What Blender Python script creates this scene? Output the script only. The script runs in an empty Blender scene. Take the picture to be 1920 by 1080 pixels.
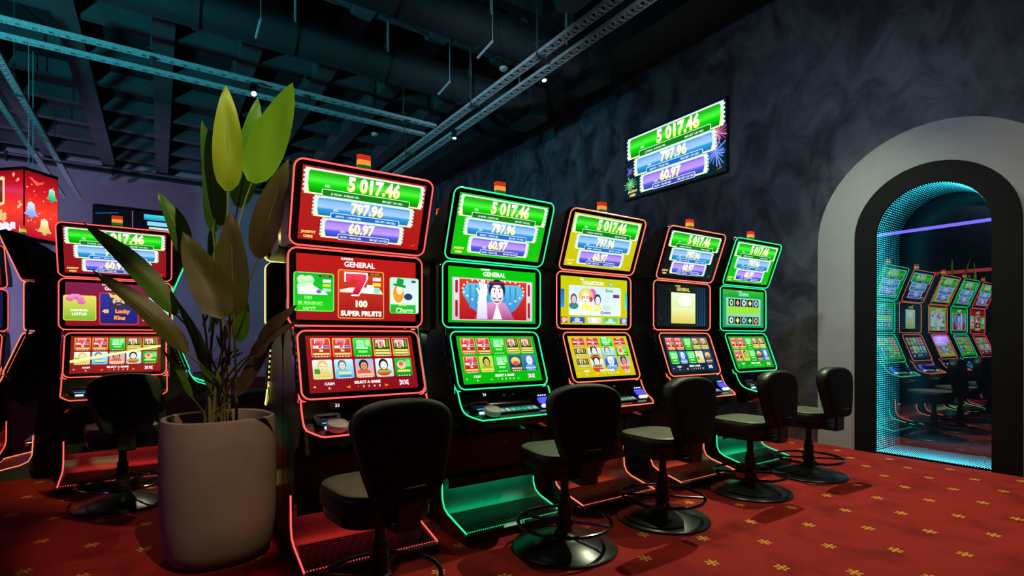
import bpy, bmesh, math, random
from mathutils import Vector, Matrix

random.seed(7)
R = math.radians
sc = bpy.context.scene
COL = sc.collection

# ------------------------------------------------------------------ camera
FPX, HOR, YAW, CAMH = 980.0, 632.0, R(34.0), 1.2
cam = bpy.data.cameras.new('camera')
cam.sensor_width = 36.0
cam.lens = 36.0 * FPX / 1920.0
cam.shift_y = (HOR - 540.0) / 1920.0
cam.clip_start = 0.05
cam_o = bpy.data.objects.new('camera', cam)
COL.objects.link(cam_o)
cam_o.location = (0, 0, CAMH)
cam_o.rotation_euler = (R(90), 0, -YAW)
sc.camera = cam_o

# ------------------------------------------------------------------ world, colour, sampling helpers
w = bpy.data.worlds.new('world')
sc.world = w
w.use_nodes = True
w.node_tree.nodes['Background'].inputs[0].default_value = (0.01, 0.012, 0.02, 1)
w.node_tree.nodes['Background'].inputs[1].default_value = 0.2
sc.view_settings.view_transform = 'Standard'
sc.view_settings.look = 'None'
sc.view_settings.exposure = 0.0
sc.view_settings.gamma = 1.0
sc.view_settings.use_curve_mapping = False
sc.cycles.use_denoising = True
sc.cycles.max_bounces = 8
sc.cycles.diffuse_bounces = 4
sc.cycles.glossy_bounces = 4
sc.cycles.transparent_max_bounces = 8
sc.cycles.sample_clamp_indirect = 3.0
sc.cycles.caustics_reflective = False
sc.cycles.caustics_refractive = False

FW = Vector((math.sin(YAW), math.cos(YAW), 0))
RT = Vector((math.cos(YAW), -math.sin(YAW), 0))
def ray(u, v):
    return FW + RT * ((u - 960) / FPX) + Vector((0, 0, (HOR - v) / FPX))
def PT(u, v, t):
    return Vector((0, 0, CAMH)) + ray(u, v) * t

# ------------------------------------------------------------------ colours and materials
def lin(c):
    c = c / 255.0
    return c / 12.92 if c <= 0.04045 else ((c + 0.055) / 1.055) ** 2.4
def C(r, g, b):
    return (lin(r), lin(g), lin(b))

_m = {}
def mat(name, col, rough=0.5, metal=0.0, emit=None, es=0.0, spec=0.5, coat=0.0):
    if name in _m:
        return _m[name]
    m = bpy.data.materials.new(name)
    m.use_nodes = True
    p = m.node_tree.nodes['Principled BSDF']
    p.inputs['Base Color'].default_value = (*col, 1)
    p.inputs['Roughness'].default_value = rough
    p.inputs['Metallic'].default_value = metal
    p.inputs['Specular IOR Level'].default_value = spec
    p.inputs['Coat Weight'].default_value = coat
    if emit:
        p.inputs['Emission Color'].default_value = (*emit, 1)
        p.inputs['Emission Strength'].default_value = es
    _m[name] = m
    return m

def nodes(m):
    return m.node_tree.nodes, m.node_tree.links

def noisy(name, c1, c2, scale, rough=0.6, bump=0.0, detail=6, stretch=(1, 1, 1), lo=0.35, hi=0.65, metal=0.0, spec=0.5, distort=0.0):
    if name in _m:
        return _m[name]
    m = mat(name, c1, rough, metal, spec=spec)
    n, l = nodes(m)
    p = n['Principled BSDF']
    tc = n.new('ShaderNodeTexCoord')
    mp = n.new('ShaderNodeMapping')
    mp.inputs['Scale'].default_value = stretch
    nz = n.new('ShaderNodeTexNoise')
    nz.inputs['Scale'].default_value = scale
    nz.inputs['Detail'].default_value = detail
    nz.inputs['Distortion'].default_value = distort
    nz.inputs['Roughness'].default_value = 0.62
    rp = n.new('ShaderNodeValToRGB')
    rp.color_ramp.elements[0].position = lo
    rp.color_ramp.elements[1].position = hi
    rp.color_ramp.elements[0].color = (*c1, 1)
    rp.color_ramp.elements[1].color = (*c2, 1)
    l.new(tc.outputs['Object'], mp.inputs['Vector'])
    l.new(mp.outputs[0], nz.inputs['Vector'])
    l.new(nz.outputs[0], rp.inputs[0])
    l.new(rp.outputs[0], p.inputs['Base Color'])
    if bump:
        b = n.new('ShaderNodeBump')
        b.inputs['Strength'].default_value = bump
        b.inputs['Distance'].default_value = 0.02
        l.new(nz.outputs[0], b.inputs['Height'])
        l.new(b.outputs[0], p.inputs['Normal'])
    return m

BLACK = noisy('black_cabinet_paint', (0.010, 0.010, 0.012), (0.016, 0.016, 0.018), 9, rough=0.32)
BEZEL = noisy('black_gloss_bezel', (0.006, 0.006, 0.007), (0.009, 0.009, 0.010), 5, rough=0.12)
RUBBER = noisy('black_ribbed_rubber', (0.026, 0.026, 0.026), (0.036, 0.036, 0.036), 30, rough=0.42)
CHROME = noisy('chrome', (0.55, 0.56, 0.58), (0.75, 0.76, 0.78), 20, rough=0.12, metal=1.0)
DARKCHROME = noisy('dark_chrome', (0.07, 0.07, 0.075), (0.12, 0.12, 0.125), 20, rough=0.16, metal=1.0)
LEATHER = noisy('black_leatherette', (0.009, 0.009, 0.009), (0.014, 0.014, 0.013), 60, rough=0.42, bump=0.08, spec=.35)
LEATHER_LIT = noisy('lit_seat_leatherette', (0.056, 0.060, 0.036), (0.076, 0.080, 0.050), 14, rough=0.45, bump=0.08)  # same leatherette, coloured lighter and olive for warm light on the seat tops
BASEMETAL = noisy('black_base_metal', (0.012, 0.012, 0.012), (0.02, 0.02, 0.02), 12, rough=0.3, metal=0.3)
STEEL = noisy('galvanised_steel', (0.38, 0.40, 0.42), (0.55, 0.57, 0.58), 25, rough=0.45, metal=0.1)
DUCT = noisy('painted_duct', (0.016, 0.018, 0.020), (0.024, 0.026, 0.029), 4, rough=0.6)
WHITEP = noisy('white_plastic', (0.62, 0.60, 0.55), (0.7, 0.68, 0.62), 8, rough=0.4)

def neon(name, col, s):
    return mat('neon_' + name, (0.02, 0.02, 0.02), 0.3, emit=col, es=s)
NEON = {
    'red': neon('red', (1.0, 0.075, 0.065), 2.1),
    'coral': neon('coral', (1.0, 0.16, 0.09), 1.8),
    'green': neon('green', (0.02, 0.9, 0.30), 1.5),
    'yellow': neon('yellow', (0.95, 0.85, 0.20), 1.3),
    'blue': neon('blue', (0.12, 0.12, 1.0), 3.0),
    'purple': neon('purple', (0.33, 0.2, 1.0), 2.5),
}

STEP = {k: mat('step_glow_' + k, (.02, .02, .02), .3, emit=c, es=e) for k, c, e in (('red', (1, .04, .035), 26), ('coral', (1, .09, .04), 20), ('green', (.005, 1, .38), 24), ('yellow', (.95, .8, .2), 3), ('blue', (.1, .1, 1), 5))}

def screen_mat(name='lit_screen', strength=1.2, rough=0.10):
    if name in _m:
        return _m[name]
    m = mat(name, (0.006, 0.006, 0.006), rough, spec=0.45)
    n, l = nodes(m)
    p = n['Principled BSDF']
    a = n.new('ShaderNodeVertexColor')
    a.layer_name = 'Col'
    l.new(a.outputs['Color'], p.inputs['Emission Color'])
    p.inputs['Emission Strength'].default_value = strength
    return m
SCREEN = screen_mat()
def print_mat():
    m = mat('flat_print', (0.1, 0.1, 0.1), .4)
    n, l = nodes(m)
    a = n.new('ShaderNodeVertexColor'); a.layer_name = 'Col'
    l.new(a.outputs['Color'], n['Principled BSDF'].inputs['Base Color'])
    return m
PRINT = print_mat()

# ------------------------------------------------------------------ objects
def tag(o, label=None, cat=None, group=None, kind=None):
    if label: o['label'] = label
    if cat: o['category'] = cat
    if group: o['group'] = group
    if kind: o['kind'] = kind
    return o

def link(name, me, parent=None, mtx=None):
    o = bpy.data.objects.new(name, me)
    COL.objects.link(o)
    if parent is not None:
        o.parent = parent
    if mtx is not None:
        o.matrix_local = mtx
    return o

def empty(name, loc=(0, 0, 0), rz=0.0):
    o = link(name, None)
    o.empty_display_size = 0.1
    o.location = loc
    o.rotation_euler = (0, 0, rz)
    return o

def T(x, y, z):
    return Matrix.Translation((x, y, z))

class MB:
    def __init__(s):
        s.v = []; s.f = []; s.sm = []
    def add(s, vs, fs, smooth=False):
        b = len(s.v)
        s.v += [tuple(p) for p in vs]
        s.f += [tuple(b + i for i in f) for f in fs]
        s.sm += [smooth] * len(fs)
        return s
    def box(s, x0, x1, y0, y1, z0, z1):
        return s.add([(x0, y0, z0), (x1, y0, z0), (x1, y1, z0), (x0, y1, z0), (x0, y0, z1), (x1, y0, z1), (x1, y1, z1), (x0, y1, z1)],
              [(0, 3, 2, 1), (4, 5, 6, 7), (0, 1, 5, 4), (1, 2, 6, 5), (2, 3, 7, 6), (3, 0, 4, 7)])
    def cbox(s, cx, cy, cz, a, b, c, ch=0.0):
        # box with chamfered vertical (z) edges
        if ch <= 0:
            return s.box(cx - a / 2, cx + a / 2, cy - b / 2, cy + b / 2, cz - c / 2, cz + c / 2)
        pts = rr(a, b, ch, 3)
        return s.prism([(cx + x, cy + y) for x, y in pts], cz - c / 2, cz + c / 2)
    def prism(s, pts, z0, z1, smooth=False):
        n = len(pts)
        vs = [(x, y, z0) for x, y in pts] + [(x, y, z1) for x, y in pts]
        s.add(vs, [tuple(range(n - 1, -1, -1)), tuple(range(n, 2 * n))])
        b = len(s.v) - 2 * n
        for i in range(n):
            j = (i + 1) % n
            s.f.append((b + i, b + j, b + n + j, b + n + i)); s.sm.append(smooth)
        return s
    def xprism(s, pts, x0, x1):
        # polygon in (y, z) swept along x
        n = len(pts)
        vs = [(x0, y, z) for y, z in pts] + [(x1, y, z) for y, z in pts]
        fs = [tuple(range(n)), tuple(range(2 * n - 1, n - 1, -1))]
        for i in range(n):
            j = (i + 1) % n
            fs.append((i, n + i, n + j, j))
        return s.add(vs, fs)
    def tube(s, path, r, n=6, closed=False, cap=True):
        P = [Vector(p) for p in path]
        m = len(P)
        rs = r if isinstance(r, (list, tuple)) else [r] * m
        vs = []
        prev = None
        for i in range(m):
            if closed:
                d = (P[(i + 1) % m] - P[i - 1])
            else:
                d = P[min(i + 1, m - 1)] - P[max(i - 1, 0)]
            d.normalize()
            if prev is None:
                up = Vector((0, 0, 1)) if abs(d.z) < 0.9 else Vector((1, 0, 0))
                a = d.cross(up).normalized()
            else:
                a = prev - d * prev.dot(d)
                a.normalize()
            prev = a
            b = d.cross(a)
            for k in range(n):
                t = 2 * math.pi * k / n
                vs.append(P[i] + (a * math.cos(t) + b * math.sin(t)) * rs[i])
        fs = []
        for i in range(m if closed else m - 1):
            j = (i + 1) % m
            for k in range(n):
                q = (k + 1) % n
                fs.append((i * n + k, i * n + q, j * n + q, j * n + k))
        if not closed and cap:
            fs.append(tuple(range(n - 1, -1, -1)))
            fs.append(tuple((m - 1) * n + k for k in range(n)))
        return s.add(vs, fs, True)
    def lathe(s, prof, n=32, cx=0, cy=0):
        vs = []
        for r, z in prof:
            for k in range(n):
                t = 2 * math.pi * k / n
                vs.append((cx + r * math.cos(t), cy + r * math.sin(t), z))
        fs = []
        for i in range(len(prof) - 1):
            for k in range(n):
                q = (k + 1) % n
                fs.append((i * n + k, i * n + q, (i + 1) * n + q, (i + 1) * n + k))
        fs.append(tuple(range(n - 1, -1, -1)))
        fs.append(tuple((len(prof) - 1) * n + k for k in range(n)))
        return s.add(vs, fs, True)
    def mesh(s, name, m=None):
        me = bpy.data.meshes.new(name)
        me.from_pydata(s.v, [], s.f)
        me.polygons.foreach_set('use_smooth', s.sm)
        me.update()
        bm = bmesh.new(); bm.from_mesh(me)
        bmesh.ops.recalc_face_normals(bm, faces=bm.faces)
        bm.to_mesh(me); bm.free()
        try:
            me.set_sharp_from_angle(angle=R(42))
        except Exception:
            pass
        if m: me.materials.append(m)
        return me
    def build(s, name, m, parent=None, mtx=None):
        return link(name, s.mesh(name, m), parent, mtx)

def rr(w, h, r, k=4):
    """rounded rectangle outline, counter clockwise, centred"""
    out = []
    for cx, cy, a0 in ((w / 2 - r, h / 2 - r, 0), (-w / 2 + r, h / 2 - r, 90), (-w / 2 + r, -h / 2 + r, 180), (w / 2 - r, -h / 2 + r, 270)):
        for i in range(k + 1):
            a = R(a0 + 90.0 * i / k)
            out.append((cx + r * math.cos(a), cy + r * math.sin(a)))
    return out

_meshes = {}
def shared(key, fn):
    if key not in _meshes:
        _meshes[key] = fn()
    return _meshes[key]

# ------------------------------------------------------------------ flat art for the lit screens (one mesh per screen, colour per corner)
_glyph = {}
def glyphs(s, bold):
    k = (s, bold)
    if k not in _glyph:
        cu = bpy.data.curves.new('t', 'FONT')
        cu.body = s
        cu.size = 1.0
        cu.offset = bold
        cu.resolution_u = 2
        cu.align_x = 'LEFT'
        ob = bpy.data.objects.new('t', cu)
        COL.objects.link(ob)
        dg = bpy.context.evaluated_depsgraph_get()
        me = bpy.data.meshes.new_from_object(ob.evaluated_get(dg))
        vs = [(v.co.x, v.co.y) for v in me.vertices]
        fs = [tuple(p.vertices) for p in me.polygons]
        bpy.data.objects.remove(ob)
        bpy.data.curves.remove(cu)
        bpy.data.meshes.remove(me)
        if vs:
            x0 = min(v[0] for v in vs); x1 = max(v[0] for v in vs)
            y0 = min(v[1] for v in vs); y1 = max(v[1] for v in vs)
        else:
            x0 = x1 = y0 = y1 = 0
        _glyph[k] = (vs, fs, (x0, x1, y0, y1))
    return _glyph[k]

def mix(a, b, t):
    return tuple(a[i] + (b[i] - a[i]) * t for i in range(3))

class Canvas:
    """units: x in -50..50, y in -H/2..H/2 with H = 100*h/w"""
    def __init__(s, w, h):
        s.k = w / 100.0
        s.H = 100.0 * h / w
        s.v = []; s.f = []; s.c = []
    def put(s, pts, faces, cols, l):
        b = len(s.v)
        s.v += [(x * s.k, y * s.k, l * 0.00035) for x, y in pts]
        for f in faces:
            s.f.append(tuple(b + i for i in f))
            s.c.append([cols[i] for i in f])
    def poly(s, pts, col, l=1, col2=None):
        ys = [p[1] for p in pts]
        y0, y1 = min(ys), max(ys)
        cols = [mix(col2, col, (p[1] - y0) / max(1e-6, y1 - y0)) if col2 else col for p in pts]
        s.put(pts, [tuple(range(len(pts)))], cols, l)
    def rect(s, x0, y0, x1, y1, col, l=1, col2=None, r=0):
        if r:
            pts = [(x + (x0 + x1) / 2, y + (y0 + y1) / 2) for x, y in rr(abs(x1 - x0), abs(y1 - y0), r, 3)]
        else:
            pts = [(x0, y0), (x1, y0), (x1, y1), (x0, y1)]
        s.poly(pts, col, l, col2)
    def bands(s, x0, y0, x1, y1, stops, l=1, r=0):
        for (a, ca), (b, cb) in zip(stops[:-1], stops[1:]):
            ya = y1 - (y1 - y0) * a
            yb = y1 - (y1 - y0) * b
            ia = r if a == 0 else 0
            ib = r if b == 1 else 0
            s.put([(x0 + ib, yb), (x1 - ib, yb), (x1 - ia, ya), (x0 + ia, ya)], [(0, 1, 2, 3)], [cb, cb, ca, ca], l)
    def ell(s, cx, cy, rx, ry, col, l=1, n=14, col2=None):
        s.poly([(cx + rx * math.cos(2 * math.pi * i / n), cy + ry * math.sin(2 * math.pi * i / n)) for i in range(n)], col, l, col2)
    def line(s, x0, y0, x1, y1, wd, col, l=1):
        d = Vector((x1 - x0, y1 - y0)); d.normalize()
        nx, ny = -d.y * wd / 2, d.x * wd / 2
        s.poly([(x0 + nx, y0 + ny), (x0 - nx, y0 - ny), (x1 - nx, y1 - ny), (x1 + nx, y1 + ny)], col, l)
    def text(s, t, cx, cy, h, col, l=3, wmax=None, bold=0.02, col2=None, xs=1.0, slant=0.0):
        vs, fs, (x0, x1, y0, y1) = glyphs(t, bold)
        if not vs: return
        k = h / (y1 - y0)
        kx = k * xs
        if wmax and (x1 - x0) * kx > wmax:
            kx = wmax / (x1 - x0)
        pts = []; cols = []
        for x, y in vs:
            yy = (y - (y0 + y1) / 2) * k
            pts.append((cx + (x - (x0 + x1) / 2) * kx + slant * yy, cy + yy))
            cols.append(mix(col2, col, (yy + h / 2) / h) if col2 else col)
        s.put(pts, fs, cols, l)
    def build(s, name, parent, mtx, m=None):
        me = bpy.data.meshes.new(name)
        me.from_pydata(s.v, [], s.f)
        at = me.color_attributes.new('Col', 'FLOAT_COLOR', 'CORNER')
        buf = []
        for cs in s.c:
            for c in cs:
                buf += [c[0], c[1], c[2], 1.0]
        at.data.foreach_set('color', buf)
        me.materials.append(m or SCREEN)
        me.update()
        return link(name, me, parent, mtx)

WHT = C(250, 250, 245)
CREAM = C(255, 245, 190)
YEL = C(250, 225, 60)
GRN = C(8, 190, 12)

def starry(cv, x, y, rad, col, l, n=18, seed=1):
    rnd = random.Random(seed)
    for i in range(n):
        a = 2 * math.pi * i / n + rnd.random() * 0.3
        q = rad * (0.55 + 0.45 * rnd.random())
        cv.line(x, y, x + q * math.cos(a), y + q * math.sin(a), rad * 0.06, mix(col, WHT, rnd.random() * 0.3), l)

def jackpot(cv, bg, bg2, wall=False):
    H = cv.H
    cv.rect(-50, -H / 2, 50, H / 2, bg, 0, bg2)
    if wall:
        starry(cv, 43, 3, 9, C(190, 50, 130), 1, 26, 3)
        starry(cv, 41, -11, 12, C(40, 110, 230), 1, 34, 4)
        starry(cv, -46, -3, 5, C(90, 40, 200), 1, 18, 5)
        starry(cv, -45, -15, 8, C(20, 190, 60), 1, 26, 6)
    specs = [
        (-46, 46, H * .455, H * .15, [(0, C(60, 150, 20)), (.12, C(20, 175, 10)), (.42, C(70, 235, 60)), (.6, C(10, 205, 5)), (1, C(5, 120, 5))], '5 017.46', '(3 000.00 - 8 000.00 GEL', 'MIN BET 1.80 GEL)', 7, C(20, 120, 20)),
        (-38, 39, H * .10, -H * .145, [(0, C(70, 130, 180)), (.15, C(120, 180, 240)), (.5, C(165, 195, 250)), (.62, C(40, 150, 220)), (1, C(20, 110, 150))], '797.96', '(600.00 - 1 500.00 GEL', 'MIN BET 1.00 GEL)', 3, C(30, 100, 190)),
        (-31, 32, -H * .195, -H * .43, [(0, C(110, 80, 190)), (.15, C(165, 130, 240)), (.5, C(185, 150, 250)), (.65, C(80, 90, 220)), (1, C(15, 70, 160))], '60.97', '(50.00 - 100.00 GEL', 'MIN BET 0.20 GEL)', 0, C(70, 60, 170)),
    ]
    for x0, x1, y1, y0, st, big, t1, t2, cx, dk in specs:
        cv.rect(x0 - 2, y0 - 1.0, x1 + 2, y1 + 1.2, C(205, 240, 225), 2, C(235, 235, 190))
        for k in range(5):
            yy = y0 + (y1 - y0) * (k + .5) / 5
            for xx in (x0 - 2.2, x1 + 2.2):
                cv.rect(xx - .9, yy - .9, xx + .9, yy + .9, C(235, 250, 245), 3, C(150, 200, 190))
        cv.bands(x0 + .6, y0 + .3, x1 - .6, y1 - .2, st, 4, r=1.2)
        hh = (y1 - y0)
        bx0, bx1 = x0 + 11, x1 - 9
        cv.rect(bx0, y0 - 1.6, bx1, y0 + hh * .24, C(215, 245, 235), 5, r=1.2)
        cv.rect(bx0 + .6, y0 - 1.1, bx1 - .6, y0 + hh * .24 - .5, dk, 6, r=.9)
        L = bx1 - bx0
        cv.text(t1, bx0 + L * .25, y0 + hh * .06 - .3, 2.1, C(225, 250, 245), 7, wmax=L * .43, bold=.02)
        cv.text(t2, bx1 - L * .21, y0 + hh * .06 - .3, 2.1, C(225, 250, 245), 7, wmax=L * .36, bold=.02)
        cv.text('GEL', bx0 + 4, y0 + hh * .38, 1.9, C(215, 245, 220), 7, bold=.02)
        cv.text(big, cx - 1.2, y0 + hh * .62, hh * .73, mix(dk, C(120, 140, 60), .4), 8, bold=.07, xs=.86)
        cv.text(big, cx - 1.2, y0 + hh * .62, hh * .72, C(255, 255, 255), 9, bold=.055, xs=.86, col2=C(252, 240, 110))
    cv.text('JACKPOT', -42.5, -H * .395, 2.6, C(250, 215, 120), 7, bold=.06, wmax=11)
    cv.text('CARDS', -42.5, -H * .452, 2.2, C(250, 215, 120), 7, bold=.06, wmax=7)
    cv.poly([(42, -H * .455), (46, -H * .44), (46.5, -H * .41), (44, -H * .43)], C(230, 60, 50), 7)
    return cv

def seven(cv, cx, cy, s, l, c1=C(235, 60, 90), c2=C(190, 20, 40)):
    P = [(-.5, .5), (.5, .5), (.5, .25), (.12, -.5), (-.22, -.5), (.12, .22), (-.3, .22), (-.3, .08), (-.5, .08)]
    def tri(sc_, col, col2, ll):
        pts = [(cx + x * s * sc_, cy + y * s * sc_) for x, y in P]
        y0, y1 = cy - s / 2, cy + s / 2
        cols = [mix(col2, col, (p[1] - y0) / (y1 - y0)) for p in pts]
        cv.put(pts, [(0, 8, 7, 6, 5, 2, 1), (5, 4, 3, 2)], cols, ll)
    tri(1.16, C(245, 240, 250), C(245, 230, 240), l)
    tri(1.0, c1, c2, l + 1)

def clover(cv, cx, cy, r, l, col, col2):
    for a in (45, 135, 225, 315):
        cv.ell(cx + r * .55 * math.cos(R(a)), cy + r * .55 * math.sin(R(a)), r * .55, r * .55, col, l, col2=col2)

def face(cv, cx, cy, s, l, hair, skin=C(240, 205, 175), shirt=C(220, 180, 60)):
    cv.ell(cx, cy - s * .75, s * .75, s * .42, shirt, l)
    cv.ell(cx, cy + s * .12, s * .52, s * .62, hair, l + 1)
    cv.ell(cx + s * .02, cy, s * .36, s * .46, skin, l + 2)
    for e in (-1, 1):
        cv.ell(cx + e * s * .14, cy + s * .06, s * .06, s * .05, C(40, 30, 30), l + 3, 8)
    cv.ell(cx, cy - s * .24, s * .12, s * .04, C(170, 50, 50), l + 3, 8)

def tile(cv, x, y, w, h, kind, l=2):
    """one game tile with its lower left corner at x, y"""
    X1, Y1 = x + w, y + h
    def bars(col, n=2):
        for i in range(n):
            cv.rect(x + w * .08, y + h * (.10 + .15 * i), x + w * .92, y + h * (.10 + .15 * i) + h * .11, col, l + 3, mix(col, C(120, 60, 10), .3))
    dots = C(225, 225, 215)
    if kind == 'red7':
        cv.rect(x, y, X1, Y1, C(245, 180, 110), l, C(230, 110, 60), r=w * .07)
        cv.rect(x + w * .05, y + h * .05, X1 - w * .05, Y1 - h * .04, C(215, 75, 40), l + 1, C(160, 20, 20), r=w * .06)
        cv.rect(x + w * .1, y + h * .46, X1 - w * .1, y + h * .6, C(240, 235, 235), l + 2)
        seven(cv, x + w * .45, y + h * .68, h * .42, l + 3, C(240, 110, 140), C(205, 40, 70))
        cv.rect(x + w * .42, y + h * .28, x + w * .6, y + h * .38, C(250, 235, 150), l + 3)
        bars(C(250, 220, 130), 1)
        cv.rect(x + w * .62, y + h * .48, X1 - w * .08, y + h * .58, C(70, 100, 200), l + 4)
    elif kind == 'green':
        cv.rect(x, y, X1, Y1, C(90, 235, 90), l, C(20, 200, 20), r=w * .07)
        cv.rect(x + w * .05, y + h * .05, X1 - w * .05, Y1 - h * .04, C(40, 210, 60), l + 1, C(5, 170, 10), r=w * .06)
        clover(cv, x + w * .4, y + h * .66, w * .26, l + 2, C(190, 245, 190), C(90, 220, 110))
        cv.rect(x + w * .15, y + h * .42, X1 - w * .2, y + h * .5, C(225, 250, 235), l + 3)
        cv.rect(x + w * .68, y + h * .55, X1 - w * .08, y + h * .9, C(160, 235, 150), l + 3)
        cv.rect(x + w * .25, y + h * .2, X1 - w * .25, y + h * .32, C(150, 240, 110), l + 3)
    elif kind == 'dark7':
        cv.rect(x, y, X1, Y1, C(250, 150, 90), l, C(240, 190, 100), r=w * .07)
        cv.rect(x + w * .05, y + h * .05, X1 - w * .05, Y1 - h * .04, C(40, 35, 35), l + 1, C(60, 90, 20), r=w * .06)
        for i in range(5):
            cv.rect(x + w * (.1 + .17 * i), y + h * .5, x + w * (.2 + .17 * i), y + h * .9, C(250, 225, 120) if i % 2 else C(120, 160, 60), l + 2)
        seven(cv, x + w * .42, y + h * .68, h * .4, l + 3, C(245, 180, 220), C(215, 50, 90))
        bars(C(245, 235, 120), 2)
    elif kind == 'pale':
        cv.rect(x, y, X1, Y1, C(220, 235, 230), l, C(190, 210, 130), r=w * .07)
        face(cv, x + w * .5, y + h * .62, w * .5, l + 1, C(220, 190, 90), C(240, 220, 190), C(220, 200, 120))
        bars(C(235, 210, 90), 1)
        clover(cv, x + w * .22, y + h * .4, w * .16, l + 2, C(90, 170, 60), C(40, 110, 30))
    elif kind == 'blue':
        cv.rect(x, y, X1, Y1, C(190, 235, 245), l, C(80, 180, 220), r=w * .07)
        face(cv, x + w * .4, y + h * .66, w * .45, l + 1, C(90, 110, 120), C(230, 215, 200), C(120, 190, 210))
        cv.rect(x + w * .2, y + h * .22, X1 - w * .15, y + h * .34, C(235, 220, 130), l + 4)
        cv.rect(x + w * .2, y + h * .06, X1 - w * .15, y + h * .17, C(60, 140, 200), l + 4)
    elif kind == 'man':
        cv.rect(x, y, X1, Y1, C(150, 185, 230), l, C(240, 160, 80), r=w * .07)
        face(cv, x + w * .45, y + h * .62, w * .5, l + 1, C(40, 30, 30), C(205, 150, 110), C(215, 90, 60))
        bars(C(240, 210, 210), 1)
    elif kind == 'lady':
        cv.rect(x, y, X1, Y1, C(225, 240, 245), l, C(160, 215, 210), r=w * .07)
        face(cv, x + w * .45, y + h * .62, w * .52, l + 1, C(30, 25, 35), C(245, 235, 230), C(210, 60, 40))
        cv.rect(x + w * .12, y + h * .2, X1 - w * .12, y + h * .34, C(200, 190, 40), l + 4, C(60, 160, 40))
    elif kind == 'bird':
        cv.rect(x, y, X1, Y1, C(40, 190, 60), l, C(5, 140, 20), r=w * .07)
        cv.ell(x + w * .4, y + h * .62, w * .28, w * .26, C(220, 200, 170), l + 1)
        cv.ell(x + w * .38, y + h * .68, w * .14, w * .14, C(230, 100, 60), l + 2)
        cv.rect(x + w * .66, y + h * .5, X1 - w * .06, y + h * .9, C(120, 220, 110), l + 2)
        cv.rect(x + w * .12, y + h * .22, X1 - w * .12, y + h * .34, C(240, 220, 90), l + 3)
    elif kind == 'navy':
        cv.rect(x, y, X1, Y1, C(70, 120, 220), l, C(25, 50, 140), r=w * .07)
        face(cv, x + w * .5, y + h * .6, w * .5, l + 1, C(230, 230, 250), C(200, 225, 235), C(90, 150, 230))
        bars(C(190, 220, 240), 1)
    elif kind == 'gold':
        cv.rect(x, y, X1, Y1, C(60, 80, 130), l, C(30, 40, 90), r=w * .07)
        cv.ell(x + w * .5, y + h * .62, w * .36, h * .26, C(240, 220, 120), l + 1, col2=C(220, 140, 60))
        cv.ell(x + w * .5, y + h * .48, w * .22, h * .14, C(200, 90, 60), l + 2)
        bars(C(250, 190, 90), 1)
    elif kind == 'goldlady':
        cv.rect(x, y, X1, Y1, C(200, 220, 90), l, C(170, 200, 40), r=w * .07)
        face(cv, x + w * .5, y + h * .6, w * .52, l + 1, C(50, 40, 20), C(220, 180, 110), C(150, 180, 40))
        bars(C(240, 235, 110), 1)
    for i in range(5):
        cv.ell(x + w * (.2 + .15 * i), y + h * .02, w * .05, h * .035, dots, l + 5, 8)

def flag(cv, cx, cy, w, h, l):
    cv.rect(cx - w / 2, cy - h / 2, cx + w / 2, cy + h / 2, C(60, 70, 150), l)
    cv.line(cx - w / 2, cy - h / 2, cx + w / 2, cy + h / 2, h * .22, WHT, l + 1)
    cv.line(cx - w / 2, cy + h / 2, cx + w / 2, cy - h / 2, h * .22, WHT, l + 2)
    cv.rect(cx - w * .12, cy - h / 2, cx + w * .12, cy + h / 2, WHT, l + 3)
    cv.rect(cx - w / 2, cy - h * .16, cx + w / 2, cy + h * .16, WHT, l + 3)
    cv.rect(cx - w * .06, cy - h / 2, cx + w * .06, cy + h / 2, C(205, 40, 60), l + 4)
    cv.rect(cx - w / 2, cy - h * .08, cx + w / 2, cy + h * .08, C(205, 40, 60), l + 4)

def menu(cv, bg, bg2, rows, cols=5, txt=WHT, accent=C(240, 120, 30)):
    H = cv.H
    cv.rect(-50, -H / 2, 50, H / 2, bg, 0, bg2)
    top, bot = H * .47, -H * .30
    n = len(rows)
    cw = 94.0 / cols
    rh = (top - bot) / n
    for i, row in enumerate(rows):
        for j, k in enumerate(row):
            tile(cv, -47 + cw * j + cw * .05, top - rh * (i + 1) + rh * .08, cw * .9, rh * .88, k)
    cv.text('CASH', -33, -H * .355, 2.6, txt, 8, bold=.04)
    cv.text('6..', -33, -H * .43, 2.0, txt, 8, bold=.03)
    cv.poly([(-47, -H * .40), (-45, -H * .385), (-45, -H * .415)], txt, 8)
    cv.text('SELECT A GAME', 1, -H * .35, 2.7, txt, 8, bold=.05)
    for i in range(5):
        cv.text(str(i + 1), -8 + i * 5, -H * .425, 2.0, accent if i == 0 else txt, 8, bold=.03)
    for sx in (-1, 1):
        cv.poly([(1 + sx * 20, -H * .425), (1 + sx * 16, -H * .40), (1 + sx * 16, -H * .45)], accent, 8)
    flag(cv, 36, -H * .39, 9, 4.6, 8)

def card(cv, x0, y0, x1, y1, edge, c1, c2, l=2):
    cv.rect(x0, y0, x1, y1, edge, l, r=2)
    cv.rect(x0 + .7, y0 + .7, x1 - .7, y1 - .7, c1, l + 1, c2, r=1.6)

def general(cv, col=WHT, small='SUPREME', y=None):
    y = cv.H * .385 if y is None else y
    cv.text('GENERAL', 0, y, 4.6, col, 8, bold=.03, wmax=31)
    cv.text(small, -10.5, y + 4.2, 1.9, col, 8, bold=.03, wmax=10)

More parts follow.
